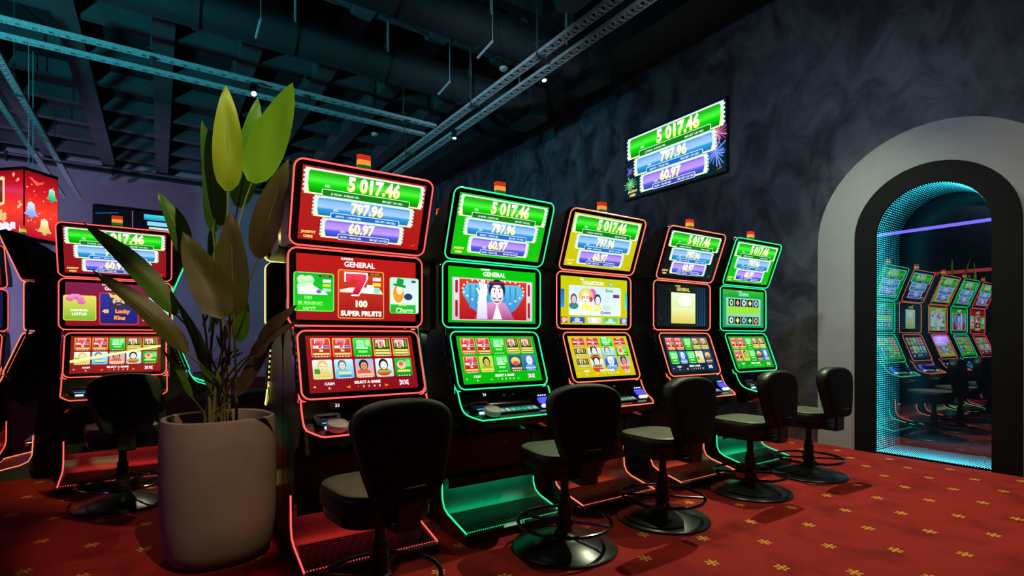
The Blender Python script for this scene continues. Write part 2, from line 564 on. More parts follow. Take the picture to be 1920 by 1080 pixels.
def mid_red(cv):
    H = cv.H
    cv.rect(-50, -H / 2, 50, H / 2, C(180, 25, 22), 0, C(150, 22, 25))
    general(cv)
    # left card
    card(cv, -52, -H * .37, -21, H * .22, C(120, 240, 110), C(10, 175, 45), C(30, 200, 20))
    cv.rect(-50, -H * .37, -49, H * .22, C(20, 180, 40), 5)
    clover(cv, -43, 2.5, 7, 5, C(225, 245, 215), C(130, 220, 130))
    cv.poly([(-49, -6), (-26, -6), (-27, -4), (-32, -2), (-38, 2), (-49, -1)], C(225, 240, 225), 6)
    cv.ell(-33, -3.5, 2, 1.6, C(130, 90, 200), 7)
    for k, c in enumerate((C(235, 240, 235), C(190, 225, 60), C(170, 240, 200))):
        cv.rect(-30, 4 - 3.6 * k, -23.5, 6.4 - 3.6 * k, c, 6)
    cv.rect(-33, 8.2, -23, 9.8, C(30, 60, 20), 6); cv.text('100 LINES', -28, 9, 1.1, C(230, 120, 40), 7)
    cv.text('100', -41, -8.8, 3.4, C(190, 250, 150), 8, bold=.05, col2=C(60, 210, 60))
    cv.text('BURNING', -39.5, -13.2, 3.4, C(190, 250, 150), 8, bold=.05, col2=C(60, 210, 60), wmax=20)
    cv.text('HOT', -40, -17.6, 3.6, C(190, 250, 150), 8, bold=.05, col2=C(60, 210, 60))
    # centre card
    card(cv, -18, -H * .47, 21, H * .30, C(250, 160, 70), C(205, 60, 30), C(150, 15, 25))
    cv.poly([(-16.5, -3), (20, -3.5), (18, 0), (12, 2), (-8, 1), (-16.5, -1)], C(235, 225, 215), 6)
    cv.rect(6, -3, 12, 4, C(240, 240, 240), 7); cv.rect(12, -3, 17, 2, C(140, 220, 190), 7)
    seven(cv, -3, 4, 17, 7)
    for k, c in enumerate((C(220, 230, 225), C(250, 210, 60))):
        cv.rect(11, 7.5 - 4.4 * k, 18, 10.4 - 4.4 * k, c, 7)
    cv.rect(7, 12, 19, 14.2, C(30, 60, 30), 6); cv.text('100 LINES', 13, 13.1, 1.4, C(240, 140, 50), 7)
    cv.text('100', 1.5, -12.2, 6, C(255, 255, 255), 8, bold=.06, col2=C(225, 245, 160))
    cv.text('SUPER FRUITS', 1.5, -20.3, 4.6, C(255, 250, 240), 8, bold=.06, wmax=35, col2=C(235, 225, 200))
    # right card
    card(cv, 26, -H * .37, 53, H * .23, C(120, 235, 110), C(190, 225, 235), C(225, 240, 220))
    cv.rect(26.8, -H * .36, 50, -H * .22, C(40, 190, 60), 5, C(20, 170, 30))
    cv.ell(34, -2, 5, 8, C(230, 150, 40), 5); cv.ell(35, 1, 3, 4, C(245, 225, 205), 6)
    cv.poly([(29, 5), (40, 3), (41, 5), (38, 6), (39, 10.5), (33, 11.5), (32, 6.5), (29.5, 6.5)], C(20, 150, 50), 7)
    cv.ell(43, -4.5, 4, 3, C(40, 60, 110), 6); cv.rect(46, 8, 50, 10, C(70, 60, 130), 6)
    cv.text('Lucky', 38, -11.5, 3.2, C(220, 245, 120), 8, bold=.04)
    cv.text('Charm', 39.5, -16.5, 4.6, C(250, 255, 235), 8, bold=.04, wmax=20, col2=C(120, 225, 110), slant=.15)

def mid_king(cv):
    H = cv.H
    cv.rect(-50, -H / 2, 50, H / 2, C(120, 30, 70), 0, C(130, 20, 30))
    general(cv)
    card(cv, -52, -H * .38, -21, H * .20, C(240, 200, 90), C(220, 210, 90), C(110, 180, 40))
    for k in range(5):
        cv.ell(-41 + 6 * math.cos(R(36 * k)), 3 + 6 * math.sin(R(36 * k)), 4, 3.4, C(235, 150, 200), 5, col2=C(200, 70, 150))
    cv.text('LOTUS', -37, -12, 3.6, C(240, 250, 230), 8, bold=.05, wmax=22)
    cv.text('CARNIVAL', -37, -7.4, 2.8, C(240, 250, 230), 8, bold=.05, wmax=22)
    card(cv, -18, -H * .46, 21, H * .28, C(235, 80, 60), C(50, 50, 150), C(30, 30, 110))
    cv.ell(1, 2, 9, 10, C(45, 45, 70), 5); cv.ell(1, 4.5, 6.2, 5.6, C(225, 180, 150), 6)
    cv.ell(1, -2.2, 6.4, 6, C(50, 50, 80), 7); cv.ell(1, .6, 2.4, .8, C(190, 80, 80), 8)
    for e in (-1, 1): cv.ell(1 + e * 2.4, 5, 1, .8, C(20, 30, 60), 8, 8)
    cv.poly([(-7, 9), (9, 9), (11, 15), (6, 11.6), (1, 16), (-4, 11.6), (-9, 15)], C(245, 205, 80), 8)
    cv.text('40', -12, -8, 5, C(255, 200, 90), 9, bold=.06); cv.text('Lucky', 5, -8.4, 6.4, C(255, 150, 50), 9, bold=.06, wmax=24)
    cv.text('King', 2, -16.5, 6.4, C(255, 150, 50), 9, bold=.06, wmax=24)
    card(cv, 25, -H * .38, 53, H * .20, C(150, 235, 220), C(210, 240, 240), C(130, 210, 200))
    cv.ell(38, 0, 8, 9, C(240, 240, 235), 5); cv.text('Wild', 38, -13, 4, C(80, 140, 160), 8, bold=.04)

def mid_face(cv):
    H = cv.H
    cv.rect(-50, -H / 2, 50, H / 2, GRN, 0, C(10, 170, 10))
    general(cv, y=H * .40)
    cv.rect(-46, -H * .46, 46, H * .31, C(205, 190, 195), 1)
    cv.rect(-44.5, -H * .44, 44.5, H * .285, C(215, 55, 35), 2, C(170, 20, 30))
    for sx in (-1, 1):
        cv.rect(sx * 41.5 - 3, -H * .44, sx * 41.5 + 3, H * .285, C(225, 225, 225), 3, C(190, 190, 200))
        for a, b in ((H * .03, H * .26), (-H * .40, -H * .10)):
            cv.rect(sx * 41.5 - 1.4, a, sx * 41.5 + 1.4, b, C(170, 20, 60), 4, r=1)
    # heart shaped ring of bulbs round a blue curtain
    def heart(s):
        out = []
        for i in range(40):
            t = 2 * math.pi * i / 40
            x = 16 * math.sin(t) ** 3
            y = 13 * math.cos(t) - 5 * math.cos(2 * t) - 2 * math.cos(3 * t) - math.cos(4 * t)
            out.append((x * s * 1.9, max(-H * .435, min(H * .28, (y + 3) * s * 1.15 - 2))))
        return out
    cv.poly([(-30, H * .22), (30, H * .22), (36, 2), (26, -12), (8, -H * .43), (-8, -H * .43), (-26, -12), (-36, 2)], C(90, 190, 225), 3, C(60, 110, 200))
    for i in range(9):
        cv.rect(-28 + 6.5 * i, -12, -26 + 6.5 * i, 10, C(60, 140, 200), 4)
    for i, (x, y) in enumerate(heart(1.0)):
        cv.ell(x * 1.15, y, 1.1, 1.0, C(255, 235, 190), 5, 8)
    # moustached showman lifting one hand
    cv.poly([(-22, -H * .435), (-17, -9), (-6, -6), (12, -6), (24, -H * .435)], C(215, 150, 195), 6, C(160, 70, 130))
    cv.poly([(-2, -H * .43), (3, -7), (9, -H * .43)], C(245, 240, 245), 7)
    cv.ell(3, 6, 9.6, 10.5, C(30, 35, 55), 6); cv.ell(3, 2, 7.4, 10, C(235, 225, 230), 7)
    cv.rect(-7, 11, 12, 13, C(60, 40, 70), 9); cv.rect(-4, 13, 9, H * .27, C(150, 40, 80), 9)
    for e in (-1, 1):
        cv.ell(3 + e * 3, 5, 2, 1.6, WHT, 8, 10); cv.ell(3 + e * 3, 5, .9, 1.1, C(30, 30, 40), 9, 8)
        cv.line(3 + e * 1.2, 8, 3 + e * 5, 8.6, .9, C(30, 30, 40), 9)
        cv.poly([(3, -2.6), (3 + e * 4, -1.6), (3 + e * 6.4, .6), (3 + e * 4.2, -3.2)], C(40, 40, 55), 9)
    cv.poly([(1.6, -1), (3, 4), (4.4, -1)], C(205, 185, 195), 9)
    cv.poly([(-2, -4.6), (8, -4.6), (5, -6.4), (1, -6.4)], C(190, 80, 110), 9)
    cv.poly([(-20, -H * .43), (-18, 0), (-9, 0), (-8, -H * .43)], C(240, 240, 245), 8, C(210, 200, 225))
    cv.ell(-13, 2, 5, 4.6, C(245, 240, 240), 9)
    for k, (a, q) in enumerate(((112, 11), (98, 12.5), (84, 12), (70, 9))):
        cv.line(-14.5 + 2 * k, 4, -13 + q * math.cos(R(a)), 3 + q * math.sin(R(a)), 1.9, C(250, 246, 244), 9)
    cv.line(-17, 2, -20, 7, 1.9, C(250, 246, 244), 9)

def mid_yellow(cv):
    H = cv.H
    cv.rect(-50, -H / 2, 50, H / 2, C(190, 195, 15), 0, C(205, 190, 10))
    cv.text('COLLECTION', -4, H * .385, 4.2, C(240, 250, 235), 8, bold=.04, wmax=42)
    cv.text('BELL', -20, H * .455, 1.9, WHT, 8, bold=.03); cv.rect(20, H * .355, 28, H * .41, C(90, 190, 160), 7, r=1); cv.text('HD', 24, H * .383, 1.8, WHT, 8)
    x0, x1, y0, y1 = -38, 39, -H * .29, H * .305
    cv.rect(x0 - .8, y0 - .8, x1 + .8, y1 + .8, C(225, 235, 200), 1, r=1.5)
    cv.rect(x0, y0, x1, y1, C(200, 225, 235), 2, C(225, 240, 235), r=1.3)
    cv.ell(-14, 6, 11, 8, C(220, 200, 90), 3); cv.ell(-5, 8, 6, 6, C(215, 90, 180), 3)
    for cx, cy, s, hair, sk, sh in ((-32, 1, 9, C(90, 90, 110), C(215, 200, 205), C(60, 130, 130)), (-15, 3, 13, C(240, 220, 110), C(250, 240, 235), C(245, 235, 225)), (3, 1, 10, C(40, 60, 90), C(240, 235, 235), C(210, 225, 230)), (17, 0, 9, C(200, 225, 200), C(230, 240, 235), C(190, 220, 215))):
        face(cv, cx, cy, s, 4, hair, sk, sh)
    for e in (-1, 1):
        cv.rect(-15 + e * 3.2 - 2.2, 2.6, -15 + e * 3.2 + 2.2, 5.4, C(40, 40, 50), 8); cv.rect(-15 + e * 3.2 - 1.5, 3.2, -15 + e * 3.2 + 1.5, 4.8, C(235, 225, 220), 9)
    cv.ell(-7, 2, 2.4, 3, C(220, 50, 50), 8)
    cv.text('PIN UP', -6, -7.5, 7.5, C(235, 240, 90), 10, bold=.05, wmax=34, col2=C(245, 230, 60))
    cv.text('Queens', 15, -12.4, 4.6, C(60, 90, 150), 11, bold=.03, slant=.2)
    cv.text('Bonus', 21, 13, 3.6, C(60, 170, 80), 8, bold=.04); cv.rect(27, 5, 37, 8.6, C(40, 40, 90), 7); cv.text('50 LINES', 32, 6.8, 1.8, C(230, 60, 60), 8)
    cv.rect(-50, -8, -45, 12, C(30, 90, 190), 2, C(40, 150, 220), r=.8); cv.rect(46, -8, 50, 12, C(60, 190, 120), 2, C(90, 210, 230), r=.8)
    for k, (a, b) in enumerate(((C(200, 60, 40), C(170, 40, 30)), (C(40, 110, 200), C(20, 60, 160)), (C(215, 225, 220), C(190, 200, 205)), (C(60, 190, 90), C(90, 220, 170)), (C(70, 110, 200), C(60, 60, 150)))):
        xa = -62 + 25 * k
        cv.rect(max(-50, xa), -H * .47, min(50, xa + 21), -H * .34, a, 2, b)
        cv.ell(max(-45, min(45, xa + 10)), -H * .40, 4, 2.4, mix(a, WHT, .5), 3); cv.rect(max(-48, xa + 3), -H * .46, min(48, xa + 18), -H * .435, mix(b, WHT, .6), 4)

def mid_dark(cv):
    H = cv.H
    cv.rect(-50, -H / 2, 50, H / 2, C(14, 18, 22), 0, C(16, 24, 26))
    rnd = random.Random(4)
    for i in range(150):
        x, y = rnd.uniform(-49, 49), rnd.uniform(-H * .48, H * .48)
        cv.line(x - .8, y - .5, x + .8, y + .5, .5, C(50, 62, 64), 1)
    general(cv, col=C(225, 205, 90), y=H * .40)
    cv.rect(-23, -H * .43, 25, H * .32, C(220, 240, 205), 2, C(200, 210, 90))
    cv.rect(-21, -H * .41, 23, -H * .05, C(225, 235, 170), 3, C(215, 190, 80))
    cv.ell(4, H * .12, 14, 7, C(240, 248, 225), 4)
    for k in range(4):  # reflection of the mirror's light rows, painted into the screen art
        cv.rect(28 + 5 * k, -H * .48, 30.5 + 5 * k, H * .48, C(18, 50, 80), 2, C(20, 70, 110))

def mid_reels(cv):
    H = cv.H
    cv.rect(-50, -H / 2, 50, H / 2, C(20, 160, 90), 0, C(30, 150, 90))
    cv.rect(-50, H * .32, 50, H / 2, C(60, 180, 20), 1, C(10, 150, 60))
    general(cv, col=C(150, 230, 210), y=H * .39)
    cv.rect(-42, -H * .44, 42, H * .29, C(150, 215, 170), 2, C(120, 200, 150))
    cv.rect(-39, -H * .12, 39, H * .05, C(150, 215, 50), 3)
    for i in range(5):
        x = -37 + 15 * i
        for y in (-H * .41, H * .06):
            cv.rect(x, y, x + 13.4, y + H * .2, C(15, 25, 30), 4)
            c = ((C(220, 240, 240), C(160, 230, 160), C(240, 220, 120), C(230, 150, 150), C(170, 200, 240))[(i * 2 + (y > 0)) % 5])
            if i % 2: cv.poly([(x + 6.7, y + H * .18), (x + 11, y + H * .1), (x + 6.7, y + H * .02), (x + 2.4, y + H * .1)], c, 5)
            else: cv.ell(x + 6.7, y + H * .1, 4.6, 4.4, c, 5); cv.ell(x + 6.7, y + H * .1, 2.2, 2.2, C(20, 60, 50), 6)

ROW1 = ['red7', 'red7', 'green', 'dark7', 'dark7']
ROW_A = ['pale', 'blue', 'man', 'lady', 'bird']
ROW_B = ['red7', 'goldlady', 'green', 'gold', 'navy']
ROW_D = ['green', 'navy', 'green', 'pale', 'gold']

# ------------------------------------------------------------------ room shell
XW, XL, YB, YF, ZC = 6.20, -6.5, 17.5, -3.2, 5.9
AY, AZ = 1.923, 2.23            # arch centre line and springing height
def arch(half, n=28, z0=0.0, top=None):
    top = AZ if top is None else top
    pts = [(AY + half, z0)]
    for i in range(n + 1):
        a = math.pi * i / n
        pts.append((AY + half * math.cos(a), top + half * math.sin(a)))
    pts.append((AY - half, z0))
    return pts

def carpet_mat():
    m = mat('red_patterned_carpet', (0.2, 0.01, 0.01), 0.95, spec=0.1)
    n, l = nodes(m)
    p = n['Principled BSDF']
    g = n.new('ShaderNodeNewGeometry')
    def motif(off):
        a = n.new('ShaderNodeVectorMath'); a.operation = 'SUBTRACT'
        a.inputs[1].default_value = (3.692 + off[0], 1.472 + off[1], 0)
        l.new(g.outputs['Position'], a.inputs[0])
        d = n.new('ShaderNodeVectorMath'); d.operation = 'DIVIDE'; d.inputs[1].default_value = (0.502, 0.477, 1)
        l.new(a.outputs[0], d.inputs[0])
        h = n.new('ShaderNodeVectorMath'); h.operation = 'ADD'; h.inputs[1].default_value = (0.5, 0.5, 0)
        l.new(d.outputs[0], h.inputs[0])
        f = n.new('ShaderNodeVectorMath'); f.operation = 'FRACTION'; l.new(h.outputs[0], f.inputs[0])
        s = n.new('ShaderNodeVectorMath'); s.operation = 'SUBTRACT'; s.inputs[1].default_value = (0.5, 0.5, 0); l.new(f.outputs[0], s.inputs[0])
        k = n.new('ShaderNodeVectorMath'); k.operation = 'MULTIPLY'; k.inputs[1].default_value = (0.502, 0.477, 0); l.new(s.outputs[0], k.inputs[0])
        ln = n.new('ShaderNodeVectorMath'); ln.operation = 'LENGTH'; l.new(k.outputs[0], ln.inputs[0])
        sp = n.new('ShaderNodeSeparateXYZ'); l.new(k.outputs[0], sp.inputs[0])
        at = n.new('ShaderNodeMath'); at.operation = 'ARCTAN2'; l.new(sp.outputs[1], at.inputs[0]); l.new(sp.outputs[0], at.inputs[1])
        m6 = n.new('ShaderNodeMath'); m6.operation = 'MULTIPLY'; m6.inputs[1].default_value = 6; l.new(at.outputs[0], m6.inputs[0])
        co = n.new('ShaderNodeMath'); co.operation = 'COSINE'; l.new(m6.outputs[0], co.inputs[0])
        rr_ = n.new('ShaderNodeMath'); rr_.operation = 'MULTIPLY_ADD'; rr_.inputs[1].default_value = 0.011; rr_.inputs[2].default_value = 0.029; l.new(co.outputs[0], rr_.inputs[0])
        ins = n.new('ShaderNodeMath'); ins.operation = 'LESS_THAN'; l.new(ln.outputs['Value'], ins.inputs[0]); l.new(rr_.outputs[0], ins.inputs[1])
        # ring left red inside the petals
        c1 = n.new('ShaderNodeMath'); c1.operation = 'COMPARE'; c1.inputs[1].default_value = 0.0155; c1.inputs[2].default_value = 0.003; l.new(ln.outputs['Value'], c1.inputs[0])
        sb = n.new('ShaderNodeMath'); sb.operation = 'SUBTRACT'; sb.use_clamp = True; l.new(ins.outputs[0], sb.inputs[0]); l.new(c1.outputs[0], sb.inputs[1])
        return sb
    m1 = motif((0, 0)); m2 = motif((0.251, 0.2385))
    mx = n.new('ShaderNodeMath'); mx.operation = 'MAXIMUM'; l.new(m1.outputs[0], mx.inputs[0]); l.new(m2.outputs[0], mx.inputs[1])
    nz = n.new('ShaderNodeTexNoise'); nz.inputs['Scale'].default_value = 3.2; nz.inputs['Detail'].default_value = 5; nz.inputs['Distortion'].default_value = 0.6
    l.new(g.outputs['Position'], nz.inputs['Vector'])
    rp = n.new('ShaderNodeValToRGB')
    rp.color_ramp.elements[0].position = 0.32; rp.color_ramp.elements[1].position = 0.52
    rp.color_ramp.elements[0].color = (0.15, 0.008, 0.008, 1); rp.color_ramp.elements[1].color = (0.235, 0.014, 0.012, 1)
    l.new(nz.outputs[0], rp.inputs[0])
    mc = n.new('ShaderNodeMix'); mc.data_type = 'RGBA'
    l.new(mx.outputs[0], mc.inputs[0]); l.new(rp.outputs[0], mc.inputs[6]); mc.inputs[7].default_value = (0.52, 0.27, 0.03, 1)
    l.new(mc.outputs[2], p.inputs['Base Color'])
    fn = n.new('ShaderNodeTexNoise'); fn.inputs['Scale'].default_value = 260; l.new(g.outputs['Position'], fn.inputs['Vector'])
    b = n.new('ShaderNodeBump'); b.inputs['Strength'].default_value = 0.35; b.inputs['Distance'].default_value = 0.01; l.new(fn.outputs[0], b.inputs['Height']); l.new(b.outputs[0], p.inputs['Normal'])
    return m

fl = MB().box(XL, XW + 0.7, YF, YB, -0.1, 0.0).build('floor', carpet_mat()); tag(fl, 'red carpet with small yellow flower motifs', kind='structure')

PLASTER = noisy('dark_plaster', (0.020, 0.023, 0.030), (0.100, 0.110, 0.130), 2.6, rough=0.5, bump=0.9, detail=15, stretch=(1, 1.0, 0.7), lo=0.38, hi=0.66, distort=.9)
def wall_with_hole():
    a = arch(0.60)                                   # from the +y foot over the top to the -y foot
    n = len(a)
    vs = [(XW, y, z) for y, z in a] + [(XW, y, ZC) for y, z in a]
    fs = [(k, k + 1, n + k + 1, n + k) for k in range(1, n - 2)]
    b = len(vs)
    vs += [(XW, AY + .60, 0), (XW, YB, 0), (XW, YB, ZC), (XW, AY + .60, ZC), (XW, YF, 0), (XW, AY - .60, 0), (XW, AY - .60, ZC), (XW, YF, ZC)]
    fs += [(b, b + 1, b + 2, b + 3), (b + 4, b + 5, b + 6, b + 7)]
    return MB().add(vs, fs).mesh('wall_right', PLASTER)
tag(link('wall_right', wall_with_hole()), 'dark grey mottled plaster wall', kind='structure')
PURPLEW = noisy('pale_wall_paint', (0.30, 0.29, 0.32), (0.36, 0.35, 0.38), 2.0, rough=0.8)
tag(MB().box(XL, XW + 0.7, YB, YB + 0.1, 0, ZC).build('wall_back', PURPLEW), 'pale far wall in dim violet light', kind='structure')
tag(MB().box(XL - 0.1, XL, YF, YB, 0, ZC).build('wall_left', noisy('dark_wall_paint', (0.03, 0.03, 0.04), (0.05, 0.05, 0.06), 2, rough=0.7)), 'dark side wall seen only in the mirror', kind='structure')
tag(MB().box(XL, XW + 0.7, YF - 0.1, YF, 0, ZC).build('wall_front', _m['dark_wall_paint']), 'dark wall behind the viewer', kind='structure')

CEIL = noisy('black_ceiling_paint', (0.012, 0.012, 0.014), (0.018, 0.018, 0.02), 3, rough=0.8)
RIB = noisy('dark_concrete_rib', (0.055, 0.058, 0.062), (0.085, 0.088, 0.092), 2.5, rough=0.8)
ceiling = tag(MB().box(XL, XW + 0.7, YF, YB, ZC, ZC + 0.1).build('ceiling', CEIL), 'black coffered concrete ceiling', kind='structure')
bmesh_beam = MB().box(-0.14, 0.14, YF, YB, 5.62, ZC).mesh('beam', RIB)
for i in range(-5, 5):
    link('beam', bmesh_beam, ceiling, T(0.05 + 1.13 * i, 0, 0))
bmesh_rib = MB().box(XL, 5.0, -0.08, 0.08, 5.66, ZC).mesh('rib', RIB)
for j in range(14):
    link('rib', bmesh_rib, ceiling, T(0, 1.2 + 1.17 * j, 0))
tag(MB().box(5.35, XW, YF, YB, 5.29, ZC).build('trim_1', CEIL), 'black soffit along the plaster wall', kind='structure')

# arch on the plaster wall: white surround, black frame, mirror with tunnels of light
def arch_ring(name, ho, hi, x0, x1, m, parent=None):
    o, i = arch(ho), arch(hi)
    n = len(o)
    vs = []
    for x in (x0, x1):
        vs += [(x, y, z) for y, z in o] + [(x, y, z) for y, z in i]
    fs = []
    for k in range(n - 1):
        fs += [(k, k + 1, n + k + 1, n + k), (2 * n + k, 3 * n + k, 3 * n + k + 1, 2 * n + k + 1),
               (k, 2 * n + k, 2 * n + k + 1, k + 1), (n + k, n + k + 1, 3 * n + k + 1, 3 * n + k)]
    fs += [(0, n, 3 * n, 2 * n), (n - 1, 3 * n - 1, 4 * n - 1, 2 * n - 1)]
    return MB().add(vs, fs).build(name, m, parent)
tag(arch_ring('trim_2', 1.04, 0.652, 6.165, XW, noisy('white_arch_plaster', (0.36, 0.36, 0.36), (0.41, 0.41, 0.41), 2, rough=0.75)),
    'wide white plaster arch round the black mirror frame', 'arch', kind='structure')

mirror = empty('infinity_mirror', (0, 0, 0))
tag(mirror, 'arched infinity mirror with receding rows of cyan lights in black frame', 'mirror')
arch_ring('frame', 0.65, 0.455, 6.13, 6.22, noisy('matt_black_frame', (0.004, 0.004, 0.005), (0.006, 0.006, 0.007), 4, rough=0.7, spec=.15), mirror)
DEP = 0.60
def tunnel():
    o = arch(0.47)
    n = len(o)
    vs = [(6.15, y, z) for y, z in o] + [(6.15 + DEP, y, z) for y, z in o]
    fs = [(k, k + 1, n + k + 1, n + k) for k in range(n - 1)] + [(n - 1, 0, n, 2 * n - 1)]
    return MB().add(vs, fs)
tunnel().build('recess', noisy('dark_mirror_lining', (0.006, 0.010, 0.014), (0.010, 0.016, 0.02), 3, rough=0.25), mirror)
MB().add([(6.15 + DEP, y, z) for y, z in arch(0.47)], [tuple(range(len(arch(0.47))))]).build('back_panel', noisy('dark_back_glass', (0.004, 0.012, 0.018), (0.006, 0.016, 0.024), 2, rough=0.2), mirror)
def pane_mat():
    m = bpy.data.materials.new('half_silvered_glass'); m.use_nodes = True
    n, l = nodes(m); n.clear()
    out = n.new('ShaderNodeOutputMaterial'); mx = n.new('ShaderNodeMixShader')
    tr = n.new('ShaderNodeBsdfTransparent'); gl = n.new('ShaderNodeBsdfGlossy')
    tr.inputs[0].default_value = (0.85, 0.95, 1, 1)
    gl.inputs['Color'].default_value = (0.50, 0.66, 0.85, 1); gl.inputs['Roughness'].default_value = 0.0
    mx.inputs[0].default_value = 0.5
    l.new(tr.outputs[0], mx.inputs[1]); l.new(gl.outputs[0], mx.inputs[2]); l.new(mx.outputs[0], out.inputs[0])
    return m
MB().add([(6.15, y, z) for y, z in arch(0.458, 28, 0.015)], [tuple(range(len(arch(0.458))))]).build('mirror_pane', pane_mat(), mirror)
def bead_path(half):
    """points every 22 mm round the inside of the recess"""
    pl = arch(half, 40, 0.02)
    pl.append(pl[0])
    pts = []; acc = 0.0
    for (y0, z0), (y1, z1) in zip(pl[:-1], pl[1:]):
        L = math.hypot(y1 - y0, z1 - z0)
        while acc < L:
            t = acc / L
            pts.append((y0 + (y1 - y0) * t, z0 + (z1 - z0) * t)); acc += 0.022
        acc -= L
    return pts
BEADS = bead_path(0.452)
for k in range(14):
    mb = MB()
    for y, z in BEADS:
        s = 0.0048
        x = 0
        mb.add([(x - s, y, z), (x + s, y, z), (x, y - s, z), (x, y + s, z), (x, y, z - s), (x, y, z + s)],
               [(0, 2, 5), (2, 1, 5), (1, 3, 5), (3, 0, 5), (2, 0, 4), (1, 2, 4), (3, 1, 4), (0, 3, 4)])
    es = 15.0 * 0.80 ** k  # rows behind the first stand in for reflections, so each is dimmer
    mb.build('light_row', mat('cyan_bead_%d' % k, (0.02, 0.02, 0.02), emit=(0.03, 0.62, 0.78), es=es), mirror, T(6.175 + 0.0415 * k, 0, 0))

# neon lines on the far left wall, seen in the mirror
for nm, z, m, lb in (('violet_light_bar', 4.40, NEON['purple'], 'long violet light line high on the wall, seen in the mirror'),
                     ('red_light_bar', 3.05, neon('dim_red', (1.0, .06, .05), .9), 'long red light line below the violet one, seen in the mirror')):
    r_ = empty(nm, (XL, 0, 0)); tag(r_, lb, 'light bar')
    MB().box(0.0, 0.03, YF + 0.3, YB - 0.3, z - 0.07, z + 0.07).build('mount', BLACK, r_)
    MB().box(0.03, 0.06, YF + 0.3, YB - 0.3, z - 0.045, z + 0.045).build('light_strip', m, r_)

# ------------------------------------------------------------------ slot machines
MW = 0.75
def monitor_body(w, h, deep, r=0.045):
    o = rr(w, h, r, 5)
    mb = MB()
    n = len(o)
    layers = [(1.0, -deep), (1.0, -0.010), (0.99, 0.0), (0.965, 0.0)]
    vs = []
    for s, z in layers:
        k = 1.0 if s == 1.0 else None
        for x, y in o:
            dx = w / 2 - (w / 2) * s
            vs.append((x - math.copysign(dx, x), y - math.copysign(dx, y), z))
    fs = []
    for i in range(len(layers) - 1):
        for j in range(n):
            q = (j + 1) % n
            fs.append((i * n + j, i * n + q, (i + 1) * n + q, (i + 1) * n + j))
    fs.append(tuple((len(layers) - 1) * n + j for j in range(n)))
    fs.append(tuple(range(n - 1, -1, -1)))
    return mb.add(vs, fs)

def neon_loop(w, h, r=0.045, rad=0.0043, z=0.004):
    return MB().tube([(x, y, z) for x, y in rr(w, h, r, 5)], rad, 6, closed=True)

def frame_mtx(y, z, tilt):
    """monitor frame: local x right, local y up, local z to the player (-y of the machine); tilt>0 looks down"""
    return T(0, y, z) @ Matrix.Rotation(R(90) + tilt, 4, 'X')

DECK = [(-.135, .872, .335), (-.150, .835, .335), (-.168, .800, .335), (-.190, .772, .335), (-.215, .755, .335), (-.245, .742, .330), (-.285, .727, .300), (-.315, .716, .270)]
def deck_body():
    mb = MB(); vs = []; fs = []
    for y, z, hw in DECK:
        zb = max(0.60, z - 0.045 - (y + .315) * 0.95)
        vs += [(-hw, y, z), (hw, y, z), (hw - .01, y + 0.004, zb), (-hw + .01, y + 0.004, zb)]
    n = len(DECK)
    for i in range(n - 1):
        for k in range(4):
            q = (k + 1) % 4
            fs.append((4 * i + k, 4 * i + q, 4 * i + 4 + q, 4 * i + 4 + k))
    fs += [(3, 2, 1, 0), tuple(4 * (n - 1) + k for k in range(4))]
    return mb.add(vs, fs)
def deck_neon():
    path = [(-hw - .006, y - .002, z + .003) for y, z, hw in DECK]
    path += [(hw + .006, y - .002, z + .003) for y, z, hw in reversed(DECK)]
    return MB().tube(path, 0.0045, 6)
def deck_z(y):
    for (y0, z0, _), (y1, z1, _) in zip(DECK[:-1], DECK[1:]):
        if y1 <= y <= y0:
            return z0 + (z1 - z0) * (y - y0) / (y1 - y0)
    return DECK[-1][1]

CAB = [(.06, 0), (.06, .58), (-.04, .63), (-.085, .70), (-.095, .868), (.005, 1.17), (.025, 1.225), (.07, 1.25), (.24, 1.25), (.30, 1.22), (.335, 1.14), (.345, 1.0), (.345, 0)]
CASE = [(-.150, 2.075), (-.085, 2.095), (.02, 2.06), (.24, 1.90), (.315, 1.80), (.325, 1.72), (.0, 1.69)]
PLAT = [(-.265, 0), (-.265, .052), (-.245, .066), (-.03, .112), (.022, .138), (.048, .19), (.058, .27), (.06, .27), (.06, 0)]

def plat_z(y):
    if y < -.03: return .066 + (.112 - .066) * (y + .245) / .215
    return .112

def ridges():
    mb = MB()
    for i in range(15):
        y = -.243 + i * .0150
        z = plat_z(y)
        mb.box(-.335, .335, y - .0042, y + .0042, z - .003, z + .0045)
    return mb

def edge_dots():
    mb = MB()
    for i in range(46):
        x = -.338 + .015 * i
        mb.box(x, x + .006, -.2515, -.2490, .0645, .0675)
    return mb

def plat_neon(sx):
    p = [(-.262, .066), (-.245, .071), (-.03, .117), (.020, .142), (.044, .19), (.050, .30), (.052, .36)]
    return MB().tube([(sx * .352, y, z) for y, z in p], 0.0045, 6)

def chrome_side(sx):
    mb = MB()
    p = [(-.012, 1.66), (-.012, 1.27), (-.018, 1.22), (-.135, .90), (-.14, .86)]
    mb.tube([(sx * .353, y + .032, z) for y, z in p], 0.009, 6)
    for i in range(9):
        t = i / 9.0
        y = -.02 - .115 * t; z = 1.20 - .31 * t
        mb.cbox(sx * .346, y + .05, z, .016, .02, .02, .003)
    return mb

